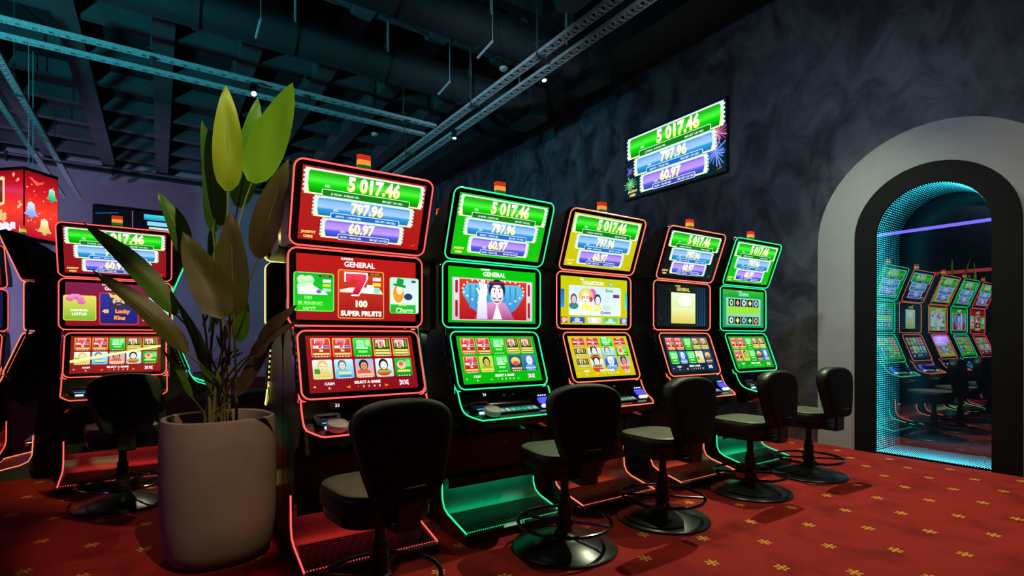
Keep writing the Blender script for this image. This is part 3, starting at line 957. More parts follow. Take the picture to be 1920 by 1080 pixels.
def slot_machine(name, loc, rz, label, neon_key, top, mid, low, number=None, detail=True, group=None):
    m = empty(name, loc, rz)
    tag(m, label, 'slot machine', group)
    NM = NEON[neon_key]
    sh = lambda key, fn, mt: shared((key, mt.name), lambda: fn().mesh(key, mt))
    cab = link('cabinet', sh('cabinet', lambda: MB().xprism(CAB, -.335, .335), BLACK), m)
    link('column', sh('column', lambda: MB().box(-.27, .27, .05, .31, 1.24, 1.76).box(-.33, .33, .04, .12, 1.285, 1.645), BLACK), m)
    link('monitor_casing', sh('monitor_casing', lambda: MB().xprism(CASE, -.352, .352), BLACK), m)
    for sx in (-1, 1):
        link('chrome_trim', sh('chrome_trim%d' % sx, lambda: chrome_side(sx), CHROME), m)
    # three monitors
    for key, (w_, h_, deep), mt, art in (
            ('top', (MW, .432, .05), frame_mtx(-.092, 1.886, R(20)), top),
            ('mid', (MW, .41, .05), frame_mtx(0, 1.465, 0), mid),
            ('low', (.672, .372, .045), frame_mtx(-.078, 1.058, R(-20)), low)):
        mo = link('monitor', sh('monitor_' + key, lambda: monitor_body(w_, h_, deep), BEZEL), m, mt)
        sw, shh = w_ - .080, h_ - .060
        if art:
            cv = Canvas(sw, shh)
            art(cv)
            cv.build('screen', mo, T(0, .002, .0012))
        else:
            link('screen', sh('dark_screen_' + key, lambda: MB().box(-sw / 2, sw / 2, -shh / 2, shh / 2, 0, .001), BEZEL), mo, T(0, 0, .0006))
        link('neon_trim', sh('neon_' + key, lambda: neon_loop(w_, h_), NM), mo)
        if key == 'low':
            # second light line round the lower screen, one step back
            link('outer_neon_trim', sh('neon_low_outer', lambda: MB().tube([(x, y, -.028) for x, y in ([(-.352, .17), (-.352, -.14), (-.335, -.182), (-.31, -.192)])], .0045, 6), NM), mo)
            link('outer_neon_trim', sh('neon_low_outer_r', lambda: MB().tube([(-x, y, -.028) for x, y in ([(-.352, .17), (-.352, -.14), (-.335, -.182), (-.31, -.192)])], .0045, 6), NM), mo)
    # button deck
    d = link('button_deck', sh('button_deck', deck_body, BEZEL), m)
    link('neon_trim', sh('deck_neon', deck_neon, NM), d)
    if detail:
        if number:
            pl = link('number_plate', sh('number_plate', lambda: MB().box(-.035, .035, -.02, .02, 0, .004), BLACK), d, T(-.165, -.1475, .845) @ Matrix.Rotation(R(66), 4, 'X'))
            cv = Canvas(.07, .04); cv.text(number, 0, 0, 26, C(225, 225, 230), 1, bold=.02)
            cv.build('number', pl, T(0, 0, .0045))
        link('lock', sh('lock', lambda: MB().lathe([(.009, 0), (.009, .006), (.004, .008)], 12), CHROME), d, T(-.03, -.153, .835) @ Matrix.Rotation(R(66), 4, 'X'))
        link('lock', sh('lock', None, CHROME), d, T(.04, -.153, .835) @ Matrix.Rotation(R(66), 4, 'X'))
        # card reader on the left
        cr = link('card_reader', sh('card_reader', lambda: MB().cbox(0, 0, .008, .13, .075, .016, .008).cbox(0, .026, .02, .11, .016, .012, .004).cbox(-.052, -.01, .018, .02, .05, .012, .004).cbox(.052, -.01, .018, .02, .05, .012, .004), DARKCHROME), d, T(-.225, -.198, .772) @ Matrix.Rotation(R(40), 4, 'X'))
        cv = Canvas(.075, .04); cv.rect(-50, -25, 50, 25, C(15, 25, 60), 0, C(10, 15, 35)); cv.rect(-44, -20, 44, -12, C(90, 200, 220), 1)
        cv.build('card_slot', cr, T(0, -.008, .0165))
        MBk = sh('slot_light', lambda: MB().cbox(0, 0, .004, .05, .014, .008, .004), mat('pale_blue_light', (.1, .1, .1), emit=(.45, .8, 1.0), es=1.6))
        link('slot_light', MBk, cr, T(0, -.044, .004))
        # key panel in the middle
        kp = link('key_panel', sh('key_panel', lambda: MB().cbox(0, 0, .004, .30, .058, .008, .012), BLACK), d, T(.035, -.232, .749) @ Matrix.Rotation(R(22), 4, 'X'))
        cv = Canvas(.29, .05)
        cv.rect(-50, -8, 50, 8, C(30, 70, 70), 0, C(20, 50, 50))
        for q in range(7):
            cv.rect(-48 + 14 * q, -6, -37 + 14 * q, 6, (C(120, 165, 150), C(140, 170, 165), C(90, 160, 140), C(20, 160, 110), C(20, 150, 110), C(110, 150, 150), C(130, 160, 190))[q], 1, r=1.5)
        cv.build('key_display', kp, T(0, 0, .0085))
        # bill acceptor on the right with blue light and white mouth
        ba = link('bill_acceptor', sh('bill_acceptor', lambda: MB().cbox(0, 0, .010, .115, .10, .020, .012).cbox(0, .04, .024, .10, .02, .012, .004), DARKCHROME), d, T(.25, -.196, .772) @ Matrix.Rotation(R(42), 4, 'X'))
        link('blue_light', sh('blue_light', lambda: MB().cbox(0, 0, .003, .088, .045, .006, .006), mat('bill_blue_light', (.02, .02, .05), emit=(.06, .05, 1.0), es=1.7)), ba, T(0, .005, .02))
        link('bill_mouth', sh('bill_mouth', lambda: MB().cbox(0, 0, .006, .085, .022, .012, .008), mat('bill_mouth_light', (.5, .5, .5), emit=(.55, .8, 1.0), es=1.3)), ba, T(0, -.042, .018))
        for q in range(4):
            link('key_light', sh('key_light', lambda: MB().cbox(0, 0, .002, .008, .008, .004, .002), mat('pale_blue_light', (.1, .1, .1))), ba, T(-.03 + .018 * q, .04, .03))
        # maker's badge under the deck
        bd = link('badge', sh('badge', lambda: MB().prism([(.085 * math.cos(R(a)), .032 * math.sin(R(a))) for a in range(0, 360, 15)], 0, .004), BLACK), m, T(.06, .06, .49) @ Matrix.Rotation(R(90), 4, 'X'))
        cv = Canvas(.17, .065)
        cv.text('EGT', -14, 1, 18, C(120, 120, 120), 2, bold=.03, slant=.2)
        arc = [(30 + 16 * math.cos(R(a)), 2 + 14 * math.sin(R(a))) for a in range(-110, 100, 15)]
        arc2 = [(29 + 8 * math.cos(R(a)), 4 + 8 * math.sin(R(a))) for a in range(90, -100, -15)]
        cv.poly(arc + arc2, C(215, 35, 30), 1)
        cv.poly([(-45, -16), (-10, -13), (25, -12), (20, -8), (-10, -11)], C(170, 30, 30), 1)
        cv.build('badge_print', bd, T(0, 0, .0045), PRINT)
        link('lock', sh('lock', None, CHROME), m, T(.0, -.02, .62) @ Matrix.Rotation(R(70), 4, 'X'))
    link('step_lip', sh('step_lip', lambda: MB().box(-.335, .335, .0, .062, .302, .318).box(-.335, .335, -.006, .0, .262, .318), BLACK), m)
    link('step_light', sh('step_light', lambda: MB().box(-.31, .31, .006, .036, .296, .302), STEP[neon_key]), m)
    # foot platform
    fp = link('foot_platform', sh('foot_platform', lambda: MB().xprism(PLAT, -.36, .36), RUBBER), m)
    if detail:
        rd = link('ridged_mat', sh('ridged_mat', ridges, RUBBER), fp); rd['kind'] = 'stuff'
    for sx in (-1, 1):
        link('neon_trim', sh('plat_neon%d' % sx, lambda: plat_neon(sx), NM), fp)
    link('edge_light', sh('edge_light', lambda: edge_dots(), NM), fp)
    # beacon
    b = link('beacon', sh('beacon', lambda: MB().cbox(0, 0, .012, .085, .05, .024, .012), BLACK), m, T(.0, -.07, 2.085))
    for q, (nm, c, e, s_) in enumerate((('green_lens', (.02, .3, .05), (.02, .45, .06), .25), ('amber_lens', (.6, .25, .03), (1.0, .35, .05), .9), ('red_lens', (.5, .02, .02), (1.0, .05, .02), .55))):
        link(nm, sh(nm, lambda: MB().cbox(0, 0, .014, .072, .042, .028, .012), mat(nm, c, .3, emit=e, es=s_)), b, T(0, 0, .024 + .028 * q))
    return m

FX = [.928, 1.815, 2.710, 3.725, 4.625]
FY = 2.90
RED1, RED2 = C(165, 35, 25), C(165, 22, 24)
G1, G2 = C(10, 175, 30), C(10, 190, 10)
Y1_, Y2_ = C(190, 195, 20), C(200, 185, 10)
K1, K2 = C(12, 16, 18), C(16, 20, 24)
jk = lambda a, b: (lambda cv: jackpot(cv, a, b))
GRP = 'slot machines in the front row'
slot_machine('slot_machine', (FX[0], FY, 0), 0, 'slot machine with red screens and a large pink seven, beside the tall potted plant', 'red',
             jk(RED1, RED2), mid_red, lambda cv: menu(cv, C(150, 20, 25), C(130, 15, 25), [ROW1, ROW_A]), '33', group=GRP)
slot_machine('slot_machine', (FX[1], FY, 0), 0, 'green neon slot machine whose middle screen shows a moustached showman', 'green',
             jk(G1, G2), mid_face, lambda cv: menu(cv, C(12, 170, 25), C(10, 175, 10), [ROW1, ROW_B], accent=C(90, 230, 60)), '34', group=GRP)
slot_machine('slot_machine', (FX[2], FY, 0), 0, 'slot machine with bright yellow screens, third from the plant', 'coral',
             jk(Y1_, Y2_), mid_yellow, lambda cv: menu(cv, C(200, 195, 20), C(200, 185, 10), [['red7', 'red7', 'green', 'red7'], ['dark7', 'lady', 'blue', 'bird'], ['dark7', 'lady', 'navy', 'man']], 4, accent=C(250, 240, 60)), None, group=GRP)
slot_machine('slot_machine', (FX[3], FY, 0), 0, 'slot machine with black screens and a plain pale box in the middle one', 'coral',
             jk(K1, K2), mid_dark, lambda cv: menu(cv, C(15, 35, 55), C(10, 30, 60), [ROW1, ROW_D], accent=C(240, 210, 40)), None, group=GRP)
slot_machine('slot_machine', (FX[4], FY, 0), 0, 'green neon slot machine showing reels, last of the row by the plaster wall', 'green',
             jk(G1, G2), mid_reels, lambda cv: menu(cv, C(12, 150, 40), C(10, 165, 20), [ROW1, ROW_B], accent=C(90, 230, 60)), None, group=GRP)
# the row standing back to back with it
for i, x in enumerate(FX):
    slot_machine('slot_machine', (x, FY + 0.71, 0), math.pi, ('yellow neon slot machine seen from behind just right of the plant stems',
                 'yellow neon slot machine seen from behind in the gap right of the pink seven screen', 'yellow neon slot machine seen from behind in the gap left of the yellow screens',
                 'yellow neon slot machine seen from behind, between the yellow and the black screens', 'slot machine facing away behind the last green one by the wall')[i],
                 'yellow', None, None, None, detail=False, group='slot machines in the rear row')
# the island further left
slot_machine('slot_machine', (-.288, 5.45, 0), 0, 'red neon slot machine with the bearded king screen, behind the plant leaves', 'red',
             jk(C(130, 25, 30), C(140, 20, 28)), mid_king, lambda cv: (menu(cv, C(130, 35, 20), C(140, 20, 25), [ROW1, ROW_A]), cv.poly([(-50, -8), (-50, -12), (50, 10), (50, 13)], C(250, 245, 150), 12)), None)  # pale diagonal band is a reflection painted across the lower screen
slot_machine('slot_machine', (-.945, 6.33, 0), R(-90), 'dark slot machine in side view under the red hanging screen', 'coral', None, None, None, detail=False)
slot_machine('slot_machine', (.10, 6.33, 0), R(90), 'green neon slot machine in side view behind the plant leaves', 'green', None, None, None, detail=False)
slot_machine('slot_machine', (-1.62, 7.1, 0), 0, 'red neon slot machine cut off by the left edge of the picture', 'red',
             jk(C(90, 10, 20), C(100, 10, 20)), lambda cv: menu(cv, C(30, 20, 60), C(20, 20, 70), [['red7', 'red7', 'blue', 'green', 'dark7'], ROW_B]), lambda cv: menu(cv, C(60, 10, 30), C(90, 10, 20), [ROW1, ROW_B]), None, detail=False)
for x, y, lb in ((-2.9, 4.9, 'nearer blue neon slot machine seen only in the mirror'), (-4.1, 4.7, 'farther blue neon slot machine seen only in the mirror')):
    slot_machine('slot_machine', (x, y, 0), 0, lb, 'blue', None, None, None, detail=False)

# white dishes lying on two decks
def dish(x, lb):
    y = FY - .255
    d = empty('dish', (x, y, deck_z(-.255) + .004)); tag(d, lb, 'dish')
    d.rotation_euler = (R(20), 0, 0)
    link('body', shared('dish_body', lambda: MB().lathe([(.040, 0), (.050, .004), (.053, .018), (.053, .030), (.050, .033)], 28).mesh('body', WHITEP)), d)
    link('lid', shared('dish_lid', lambda: MB().lathe([(.050, .033), (.049, .036), (.044, .037), (.042, .035), (.0, .035)], 28).mesh('lid', WHITEP)), d)
dish(FX[0] - .195, 'round white dish on the deck numbered 33')
dish(FX[1] - .175, 'round white dish on the deck of the showman machine')

# ------------------------------------------------------------------ chairs
def cushion(outline, d, crown=0.018):
    """pillow with the given outline in x, y and thickness 2d along z"""
    n = len(outline)
    cx = sum(p[0] for p in outline) / n; cy = sum(p[1] for p in outline) / n
    lay = [(.0, -d), (.55, -d), (.90, -d * .97), (.965, -d * .82), (.995, -d * .45), (1.0, 0), (.995, d * .45), (.965, d * .82), (.90, d), (.55, d + crown * .8), (.0, d + crown)]
    vs = []; fs = []
    for s, z in lay:
        for x, y in outline:
            vs.append((cx + (x - cx) * max(s, .001), cy + (y - cy) * max(s, .001), z))
    for i in range(len(lay) - 1):
        for j in range(n):
            q = (j + 1) % n
            fs.append((i * n + j, i * n + q, (i + 1) * n + q, (i + 1) * n + j))
    return MB().add(vs, fs, True)

def back_outline():
    pts = []
    # narrow foot, broad rounded top (x across, y up)
    base = [(-.085, -.215), (-.118, -.206), (-.143, -.18), (-.176, -.08), (-.203, .02), (-.217, .09), (-.215, .135), (-.192, .170), (-.14, .195), (-.07, .209)]
    pts = base + [(-x, y) for x, y in reversed(base)]
    # one round of corner cutting for a soft outline
    out = []
    for i in range(len(pts)):
        a, b = pts[i], pts[(i + 1) % len(pts)]
        out += [(a[0] * .75 + b[0] * .25, a[1] * .75 + b[1] * .25), (a[0] * .25 + b[0] * .75, a[1] * .25 + b[1] * .75)]
    return out
def chair_meshes():
    M = {}
    M['base'] = MB().lathe([(.300, 0), (.300, .012), (.292, .020), (.225, .034), (.216, .040), (.12, .062), (.06, .080), (.045, .095), (.045, .10)], 48).mesh('base', BASEMETAL)
    M['pole'] = MB().lathe([(.040, .095), (.040, .26), (.034, .265), (.034, .30), (.024, .305), (.024, .42), (.05, .425), (.05, .44)], 24).mesh('pole', BASEMETAL)
    M['foot_ring'] = MB().tube([(.265 * math.cos(2 * math.pi * i / 40), .265 * math.sin(2 * math.pi * i / 40), .150) for i in range(40)], .0105, 8, closed=True).mesh('foot_ring', DARKCHROME)
    M['ring_hub'] = MB().lathe([(.042, .125), (.050, .130), (.050, .168), (.042, .172)], 20).mesh('ring_hub', BASEMETAL)
    M['spoke'] = MB().tube([(.045, 0, .150), (.26, 0, .150)], .008, 8).mesh('spoke', DARKCHROME)
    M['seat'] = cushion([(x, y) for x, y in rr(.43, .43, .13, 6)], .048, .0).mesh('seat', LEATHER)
    M['seat_pad'] = cushion([(x, y) for x, y in rr(.415, .415, .125, 6)], .010, .006).mesh('seat_pad', LEATHER_LIT)
    M['seat_pan'] = MB().prism(rr(.40, .40, .12, 5), -.085, -.048).mesh('seat_pan', BASEMETAL)
    M['backrest'] = cushion(back_outline(), .042, .012).mesh('backrest', LEATHER)
    M['back_shell'] = cushion([(x * .97, y * .97) for x, y in back_outline()], .018, 0).mesh('back_shell', noisy('black_shell_plastic', (.005, .0045, .0045), (.008, .0075, .0075), 40, rough=.6, spec=.2))
    M['bracket'] = MB().box(-.05, .05, -.012, .012, -.115, .05).box(-.05, .05, 0, .11, -.125, -.10).mesh('bracket', BASEMETAL)
    M['handle'] = MB().tube([(-.05, 0, 0), (-.045, -.028, .034), (.045, -.028, .034), (.05, 0, 0)], .006, 6).box(-.075, .075, -.006, .006, -.014, .0).mesh('handle', DARKCHROME)
    M['piping'] = MB().tube([(x * .985, y * .985, .030) for x, y in back_outline()], .004, 5, closed=True).mesh('piping', LEATHER)
    return M
CM = chair_meshes()
def chair(x, y, rz, label, group):
    c = empty('gaming_chair', (x, y, 0), rz)
    tag(c, label, 'chair', group)
    link('base', CM['base'], c); link('pole', CM['pole'], c)
    fr = link('foot_ring', CM['foot_ring'], c)
    link('ring_hub', CM['ring_hub'], fr)
    for k in range(4):
        link('spoke', CM['spoke'], fr, Matrix.Rotation(R(45 + 90 * k), 4, 'Z'))
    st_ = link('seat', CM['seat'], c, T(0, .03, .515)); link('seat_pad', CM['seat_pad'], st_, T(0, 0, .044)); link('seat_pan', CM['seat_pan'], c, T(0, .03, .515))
    # backrest frame: local x across, y up, z to the sitter (+y of the chair)
    bm_ = T(0, -.225, .742) @ Matrix(((-1, 0, 0, 0), (0, 0, 1, 0), (0, 1, 0, 0), (0, 0, 0, 1))) @ Matrix.Rotation(R(6), 4, 'X')
    br = link('backrest', CM['backrest'], c, bm_)
    link('piping', CM['piping'], br)
    link('back_shell', CM['back_shell'], c, bm_ @ T(0, 0, -.032))
    link('bracket', CM['bracket'], c, T(0, -.255, .545))
    link('handle', CM['handle'], c, T(0, -.275, .575))
    return c
CG = 'black swivel chairs at the slot machines'
chair(.80, 2.22, R(6), 'black swivel chair nearest the viewer, in front of the deck numbered 33', CG)
chair(1.92, 2.31, R(-10), 'black swivel chair at the green machine with the showman screen', CG)
chair(2.76, 2.31, R(0), 'black swivel chair at the machine with yellow screens', CG)
chair(3.81, 2.335, R(0), 'black swivel chair at the machine with black screens', CG)
chair(4.70, 2.335, R(-3), 'black swivel chair beside the white arch, last in the row', CG)
chair(-.22, 4.70, R(8), 'black swivel chair at the king machine, left of the plant pot', CG)
chair(.95, 6.9, R(100), 'black swivel chair at the side view green machine, behind plant stems', CG)

# ------------------------------------------------------------------ potted plant
def leaf_mat(name, c1, c2):
    m = bpy.data.materials.new(name); m.use_nodes = True
    n, l = nodes(m); n.clear()
    out = n.new('ShaderNodeOutputMaterial'); mx = n.new('ShaderNodeMixShader'); p = n.new('ShaderNodeBsdfPrincipled'); tr = n.new('ShaderNodeBsdfTranslucent')
    uv = n.new('ShaderNodeUVMap'); wv = n.new('ShaderNodeTexWave'); wv.wave_type = 'BANDS'; wv.bands_direction = 'Y'
    wv.inputs['Scale'].default_value = 8.0; wv.inputs['Distortion'].default_value = 1.0
    l.new(uv.outputs[0], wv.inputs['Vector'])
    rp = n.new('ShaderNodeMix'); rp.data_type = 'RGBA'; rp.inputs[6].default_value = (*c1, 1); rp.inputs[7].default_value = (*c2, 1)
    l.new(wv.outputs['Fac'], rp.inputs[0])
    l.new(rp.outputs[2], p.inputs['Base Color']); l.new(rp.outputs[2], tr.inputs[0])
    p.inputs['Roughness'].default_value = .45
    b = n.new('ShaderNodeBump'); b.inputs['Strength'].default_value = .10; b.inputs['Distance'].default_value = .003
    l.new(wv.outputs['Fac'], b.inputs['Height']); l.new(b.outputs[0], p.inputs['Normal'])
    mx.inputs[0].default_value = .35
    l.new(p.outputs[0], mx.inputs[1]); l.new(tr.outputs[0], mx.inputs[2]); l.new(mx.outputs[0], out.inputs[0])
    return m
LEAF_A = leaf_mat('leaf_green', (.06, .17, .012), (.08, .20, .015))  # leaf tones include the light: upper blades brighter, lower ones duller
LEAF_B = leaf_mat('leaf_yellow_green', (.23, .25, .012), (.25, .275, .014))
LEAF_C = leaf_mat('leaf_dull_green', (.035, .085, .014), (.05, .105, .018))
LEAF_D = leaf_mat('leaf_olive', (.080, .088, .014), (.088, .096, .016))
LEAF_E = leaf_mat('leaf_brown', (.090, .066, .026), (.098, .072, .028))
LEAF_G = leaf_mat('leaf_bright_green', (.14, .27, .012), (.155, .285, .014))
STEM = noisy('plant_stem', (.12, .14, .03), (.18, .17, .05), 12, rough=.5)
SOIL = noisy('dark_soil', (.012, .009, .007), (.03, .022, .016), 40, rough=.95, bump=.6)
POTM = noisy('pot_stone', (.20, .165, .135), (.26, .215, .175), 3, rough=.6, detail=8, bump=.04)

PC = Vector((.275, 3.30, 0))
def leaf_mesh(B, Tp, w, N, bend, fold=0.25):
    B, Tp = Vector(B), Vector(Tp)
    ax = (Tp - B); L = ax.length; ax.normalize()
    side = ax.cross(N).normalized(); nn = side.cross(ax).normalized()
    NS, NX = 14, 6
    vs = []; uvs = []; rib = []
    for i in range(NS + 1):
        s = i / NS
        hw = w / 2 * min(1.0, 1.72 * (s + .004) ** .42 * (1 - s) ** .80) + .0006
        c = B + ax * (L * s) + nn * (bend * (4 * s * (1 - s)) * L)
        rib.append(c - nn * .002)
        for j in range(NX + 1):
            q = -1 + 2 * j / NX
            vs.append(c + side * (q * hw) + nn * (abs(q) * hw * fold + .004 * math.sin(9 * s + 3 * q)))
            uvs.append((q, s * 3 - abs(q) * .35))
    fs = []
    for i in range(NS):
        for j in range(NX):
            a = i * (NX + 1) + j
            fs.append((a, a + 1, a + NX + 2, a + NX + 1))
    return vs, fs, uvs, rib
def potted_plant():
    root = empty('potted_plant', PC)
    # faceted soft pot
    prof = [(.190, 0.0), (.225, .008), (.255, .035), (.272, .09), (.285, .22), (.291, .42), (.290, .60), (.283, .745), (.279, .762), (.268, .768), (.256, .760), (.25, .70)]
    n = 48
    vs = []; fs = []
    for r, z in prof:
        for k in range(n):
            a = 2 * math.pi * k / n + R(20)
            rr_ = r * (1 + .035 * math.cos(4 * (a - R(52))))
            vs.append((rr_ * math.cos(a), rr_ * math.sin(a), z))
    for i in range(len(prof) - 1):
        for k in range(n):
            q = (k + 1) % n
            fs.append((i * n + k, i * n + q, (i + 1) * n + q, (i + 1) * n + k))
    fs.append(tuple(range(n - 1, -1, -1)))
    MB().add(vs, fs, True).build('pot', POTM, root)
    MB().lathe([(.262, .66), (.262, .70), (.15, .712), (.0, .715)], 32).build('soil', SOIL, root)
    # tip pixel, base pixel, width px, distance, face turn (degrees about up), material, bend
    LV = [((424, 160), (427, 358), 64, 2.78, 6, LEAF_B, .03), ((549, 155), (472, 342), 80, 2.92, -14, LEAF_G, -.05), ((484, 182), (446, 388), 58, 3.10, 10, LEAF_A, .03),
          ((379, 227), (399, 434), 52, 2.86, 52, LEAF_C, .03), ((296, 361), (346, 478), 42, 2.95, 42, LEAF_C, .07), ((157, 418), (330, 590), 46, 2.72, 38, LEAF_A, .06),
          ((173, 506), (350, 662), 42, 2.66, 45, LEAF_D, .05), ((343, 434), (420, 596), 80, 2.62, 4, LEAF_D, -.03), ((433, 396), (438, 592), 72, 2.70, -6, LEAF_D, .03),
          ((541, 298), (484, 484), 62, 2.84, -22, LEAF_E, .04), ((556, 572), (484, 652), 24, 2.70, -50, LEAF_E, .05), ((560, 602), (470, 664), 20, 2.62, -40, LEAF_E, .08),
          ((330, 560), (394, 728), 24, 2.80, 50, LEAF_A, .04), ((396, 425), (404, 520), 34, 3.05, 30, LEAF_C, .02), ((462, 560), (446, 640), 36, 3.08, 0, LEAF_A, .02), ((528, 590), (442, 742), 30, 2.78, -48, LEAF_E, -.04),
          ((305, 655), (360, 745), 14, 2.75, 40, LEAF_A, .05)]
    rnd = random.Random(11)
    for tip, base, wpx, t, turn, m, bend in LV:
        lean = .10 if abs(turn) > 30 else .04
        B = PT(*base, t) - PC
        Tp = PT(*tip, t - lean) - PC
        N = Matrix.Rotation(R(turn), 3, 'Z') @ (-ray(*base))
        wid = wpx / FPX * t / max(.45, math.cos(R(turn)))
        vs, fs, uvs, rib = leaf_mesh(B, Tp, wid, N.normalized(), bend)
        mb = MB().add(vs, fs, True)
        me = bpy.data.meshes.new('leaf'); me.from_pydata([tuple(v) for v in vs], [], fs)
        me.polygons.foreach_set('use_smooth', [True] * len(fs))
        ul = me.uv_layers.new(name='UVMap')
        for lp in me.loops: ul.data[lp.index].uv = uvs[lp.vertex_index]
        me.materials.append(m); me.update()
        lf = link('leaf', me, root)
        MB().tube(rib, [.004 * (1 - .75 * i / (len(rib) - 1)) + .0006 for i in range(len(rib))], 5).build('midrib', STEM, lf)
        # stalk from the soil to the blade
        a = rnd.uniform(0, 6.28); q = rnd.uniform(.02, .085)
        S = Vector((q * math.cos(a), q * math.sin(a), .70))
        d = (Tp - B).normalized()
        M1 = S + Vector((0, 0, max(.05, (B.z - .70) * .55))); M2 = B - d * max(.04, (B - S).length * .25)
        path = []
        for i in range(13):
            u = i / 12
            path.append(S * (1 - u) ** 3 + M1 * 3 * u * (1 - u) ** 2 + M2 * 3 * u * u * (1 - u) + B * u ** 3)
        MB().tube(path, [.0085 - .0045 * i / 12 for i in range(13)], 6).build('stalk', STEM, root)
    return root
plant = potted_plant()
tag(plant, 'tall broad-leaved plant in a stone-coloured pot beside the slot machines', 'plant', 'potted plants')
def copy_tree(o, parent=None):
    c = o.copy(); COL.objects.link(c)
    if parent is not None:
        c.parent = parent
        c.matrix_parent_inverse = o.matrix_parent_inverse.copy()
    for ch in list(o.children):
        copy_tree(ch, c)
    return c
far = copy_tree(plant); far.location = (2.2, 11.6, 0); far.rotation_euler = (0, 0, R(140)); far.scale = (.9, .9, .8)
tag(far, 'dark potted plant far behind, glimpsed through the near plant stems', 'plant', 'potted plants')
far = copy_tree(plant); far.location = (.75, 11.2, 0); far.rotation_euler = (0, 0, R(60)); far.scale = (.85, .85, .72)
tag(far, 'dark potted plant far behind, just right of the island machines', 'plant', 'potted plants')

# ------------------------------------------------------------------ screens on walls and ceiling
tv = empty('wall_television', (XW - .002, 0, 0)); tag(tv, 'wide jackpot television on the dark plaster wall', 'television')
TVY, TVZ, TVW, TVH = 4.975, 3.855, 1.76, .965
tm = Matrix(((0, 0, -1, 0), (-1, 0, 0, 0), (0, 1, 0, 0), (0, 0, 0, 1)))
MB().box(-TVW / 2 - .012, TVW / 2 + .012, -TVH / 2 - .012, TVH / 2 + .012, .01, .06).build('casing', BEZEL, tv, T(0, TVY, TVZ) @ tm)
cv = Canvas(TVW, TVH); jackpot(cv, C(5, 25, 50), C(5, 35, 45), wall=True)
cv.build('screen', tv, T(-.0615, TVY, TVZ) @ tm)

tv2 = empty('wall_television', (-.50, YB, 0)); tag(tv2, 'black television on the far wall above the king machine', 'television')
t2 = T(0, -.06, 4.11) @ Matrix.Rotation(R(90), 4, 'X')
MB().box(-.95, .95, -.56, .56, -.06, -.002).build('casing', BEZEL, tv2, t2)
cv = Canvas(1.86, 1.07); cv.rect(-50, -28, 50, 28, C(6, 8, 14), 0); cv.line(-48, 18, -22, 22, 1, C(30, 90, 150), 1); cv.rect(-6, -28, -5, 27, C(150, 90, 140), 1)
cv.rect(8, 16, 46, 24, C(60, 210, 225), 1, C(30, 130, 170)); cv.rect(12, 8, 44, 14, C(140, 200, 230), 1); cv.rect(14, 2, 42, 6, C(160, 230, 220), 1)
cv.build('screen', tv2, t2)

# hanging red screen, two faces in view
K0, K1_, K2_ = PT(-75, 324, 8.2), PT(45, 317, 8.0), PT(109, 337, 8.54)
ZT, ZBm = 3.775, 2.74
sign = empty('hanging_screen', (K1_.x, K1_.y, 0)); tag(sign, 'red festive hanging screen at the top left', 'screen')
org = Vector((K1_.x, K1_.y, 0))
def P2(p): return Vector((p.x, p.y, 0)) - org
a0, a1, a2 = P2(K0), P2(K1_), P2(K2_)
back = [a2 + Vector((-.25, .8, 0)), a0 + Vector((.2, .9, 0))]
MB().prism([(p.x, p.y) for p in (a0, a1, a2, back[0], back[1])], ZBm - .05, ZT + .04).build('casing', BEZEL, sign)
def sign_face(A, Bv, fn):
    d = (Bv - A); L = d.length; d.normalize()
    nrm = d.cross(Vector((0, 0, 1)))
    mid_ = (A + Bv) / 2 + Vector((0, 0, (ZT + ZBm) / 2)) + nrm * .004
    mt = Matrix(((d.x, 0, nrm.x, mid_.x), (d.y, 0, nrm.y, mid_.y), (0, 1, 0, mid_.z), (0, 0, 0, 1)))
    c = Canvas(L - .02, ZT - ZBm - .02); fn(c, L); c.build('screen', sign, mt)
def red_bg(c, seed):
    H = c.H
    c.bands(-50, -H / 2, 50, H / 2, [(0, C(130, 5, 20)), (.3, C(205, 20, 30)), (.6, C(240, 60, 45)), (1, C(170, 10, 40))], 0)
    rnd = random.Random(seed)
    for i in range(26):
        c.ell(rnd.uniform(-46, 46), rnd.uniform(-H * .45, H * .45), 1.4 + rnd.random() * 1.6, 1.4 + rnd.random() * 1.6, mix(C(250, 90, 60), C(255, 220, 190), rnd.random()), 1, 8)
def bell(c, x, y, s, c1, c2):
    c.poly([(x - s, y - s), (x + s, y - s), (x + s * .62, y - s * .3), (x + s * .5, y + s * .7), (x, y + s), (x - s * .5, y + s * .7), (x - s * .62, y - s * .3)], c1, 3, c2)
    c.ell(x, y - s * 1.1, s * .4, s * .35, c2, 4); c.rect(x - s, y - s * 1.05, x + s, y - s * .82, mix(c1, c2, .8), 5)
def f_left(c, L):
    red_bg(c, 3); H = c.H
    c.rect(-12, -H * .02, 21, H * .40, C(250, 215, 150), 3, r=3); c.rect(-9, H * .02, 18, H * .36, C(120, 30, 25), 4, r=2)
    c.text('7', 5, H * .19, H * .25, C(250, 230, 180), 6, bold=.05)
    c.text('Bells', 8, -H * .17, 14, C(250, 190, 120), 6, bold=.05, wmax=50); c.text('Xmas', 10, -H * .33, 19, C(235, 225, 240), 6, bold=.06, wmax=58)
def f_right(c, L):
    red_bg(c, 9); H = c.H
    bell(c, 31, H * .24, 17, C(150, 245, 200), C(10, 170, 110)); bell(c, -32, -H * .06, 20, C(225, 235, 255), C(110, 150, 230)); bell(c, 8, -H * .28, 21, C(255, 245, 190), C(210, 170, 80))
    c.poly([(-40, H * .42), (-10, H * .36), (10, H * .40), (-15, H * .30)], C(250, 90, 80), 3)
sign_face(a0, a1, f_left); sign_face(a1, a2, f_right)
